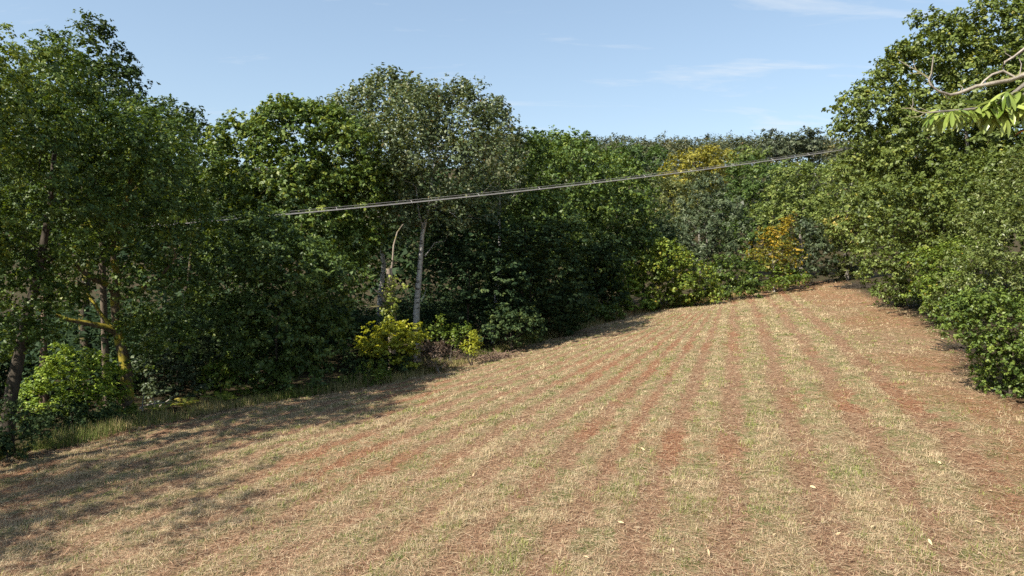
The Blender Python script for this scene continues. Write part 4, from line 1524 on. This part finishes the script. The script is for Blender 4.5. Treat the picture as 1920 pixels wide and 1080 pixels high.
LM = [long_leaf(.15, .20), long_leaf(.35, .22), long_leaf(.05, .18), long_leaf(.5, .2)]
for m_ in LM:
    m_.materials.append(gl)
from mathutils import Matrix, Vector


def put_leaf(p, d, L, roll, mesh=None, mat=None):
    d = Vector(d).normalized()
    up_ = Vector((0, 0, 1))
    s_ = up_.cross(d)
    if s_.length < .05:
        s_ = Vector((1, 0, 0))
    s_.normalize()
    n2 = d.cross(s_)
    m4 = Matrix((d, s_, n2)).transposed().to_4x4() @ Matrix.Rotation(roll, 4, 'X')
    o = bpy.data.objects.new("leaf", mesh or random.choice(LM))
    COL.objects.link(o)
    o.parent = croot
    o.matrix_local = Matrix.Translation(Vector(p) - Vector(cbase)) @ m4 @ Matrix.Scale(L, 4)
    return o


whorls = [(1757, 211, 10, .85), (1768, 207, 8, .8), (1785, 208, 8, .85), (1800, 206, 8, .85), (1818, 204, 7, .8), (1834, 200, 9, .9), (1850, 197, 9, .95), (1864, 190, 9, 1.0),
          (1876, 186, 9, 1.0), (1890, 196, 7, .95), (1888, 172, 7, .9), (1905, 200, 8, 1.0), (1912, 172, 8, 1.0), (1930, 190, 7, 1.0), (1950, 160, 7, 1.0), (1880, 214, 6, .9), (1860, 215, 5, .85)]
for (u, v, n, sc) in whorls:
    p = ca(u, v, rng.normal(0, .05))
    n = int(n * 1.6)
    for i in range(n):
        az = 2 * math.pi * (i + rng.random() * .7) / n
        d = np.array([math.cos(az) * .9 - .25, math.sin(az) * .7 - .1, rng.normal(-.6, .4)])
        put_leaf(p, d, (.125 + .055 * rng.random()) * sc, rng.normal(0, .35))
dry = plain_mat("dry orange leaf", (.36, .14, .05), .7, .2)
dm = long_leaf(.4, .3)
dm.materials.append(dry)
o = put_leaf(ca(1925, 245), (-1, .1, -.1), .09, .4, dm)
o["label"] = "dry orange leaf at the picture's right edge"
bough("hanging_twig", [([ca(1955, 185), ca(1945, 215), ca(1930, 238), ca(1925, 245)], .005, .002)], 'grey')

# ------------------------------------------------------------------ fallen leaves on the field
fl_mat = plain_mat("pale fallen leaf", (.50, .38, .22), .7, .2)
fl = [long_leaf(c_, w_) for c_, w_ in ((.3, .32), (-.25, .28), (.1, .36))]
for m_ in fl:
    m_.materials.append(fl_mat)
spots = [(1514, 986), (1600, 842), (1576, 1003), (1640, 990), (1752, 1030), (1785, 1005), (1758, 868), (1748, 1028), (1860, 925), (1895, 960), (1262, 1040), (1170, 985), (1105, 1052), (1670, 960), (1530, 920), (1825, 980), (1330, 1048), (1455, 1005), (890, 890), (1210, 848)]
for i, (u, v) in enumerate(spots):
    d_ = 12.0
    for _ in range(20):
        p = at(u, v, d_)
        e = p[2] - surf_z(p[0], p[1])
        d_ += e / ((v - 470) / 1280) * .8
    p = at(u, v, d_)
    o = bpy.data.objects.new("fallen_leaf", fl[i % 3])
    COL.objects.link(o)
    o.location = (p[0], p[1], surf_z(p[0], p[1]) + .05)
    o.rotation_euler = (rng.normal(0, .4), rng.normal(0, .3), rng.random() * 6.28)
    sc = .10 + .07 * rng.random()
    o.scale = (sc, sc, sc)
    tag(o, "pale dry fallen leaf lying on the mown field", "leaf", "fallen leaves on the field")
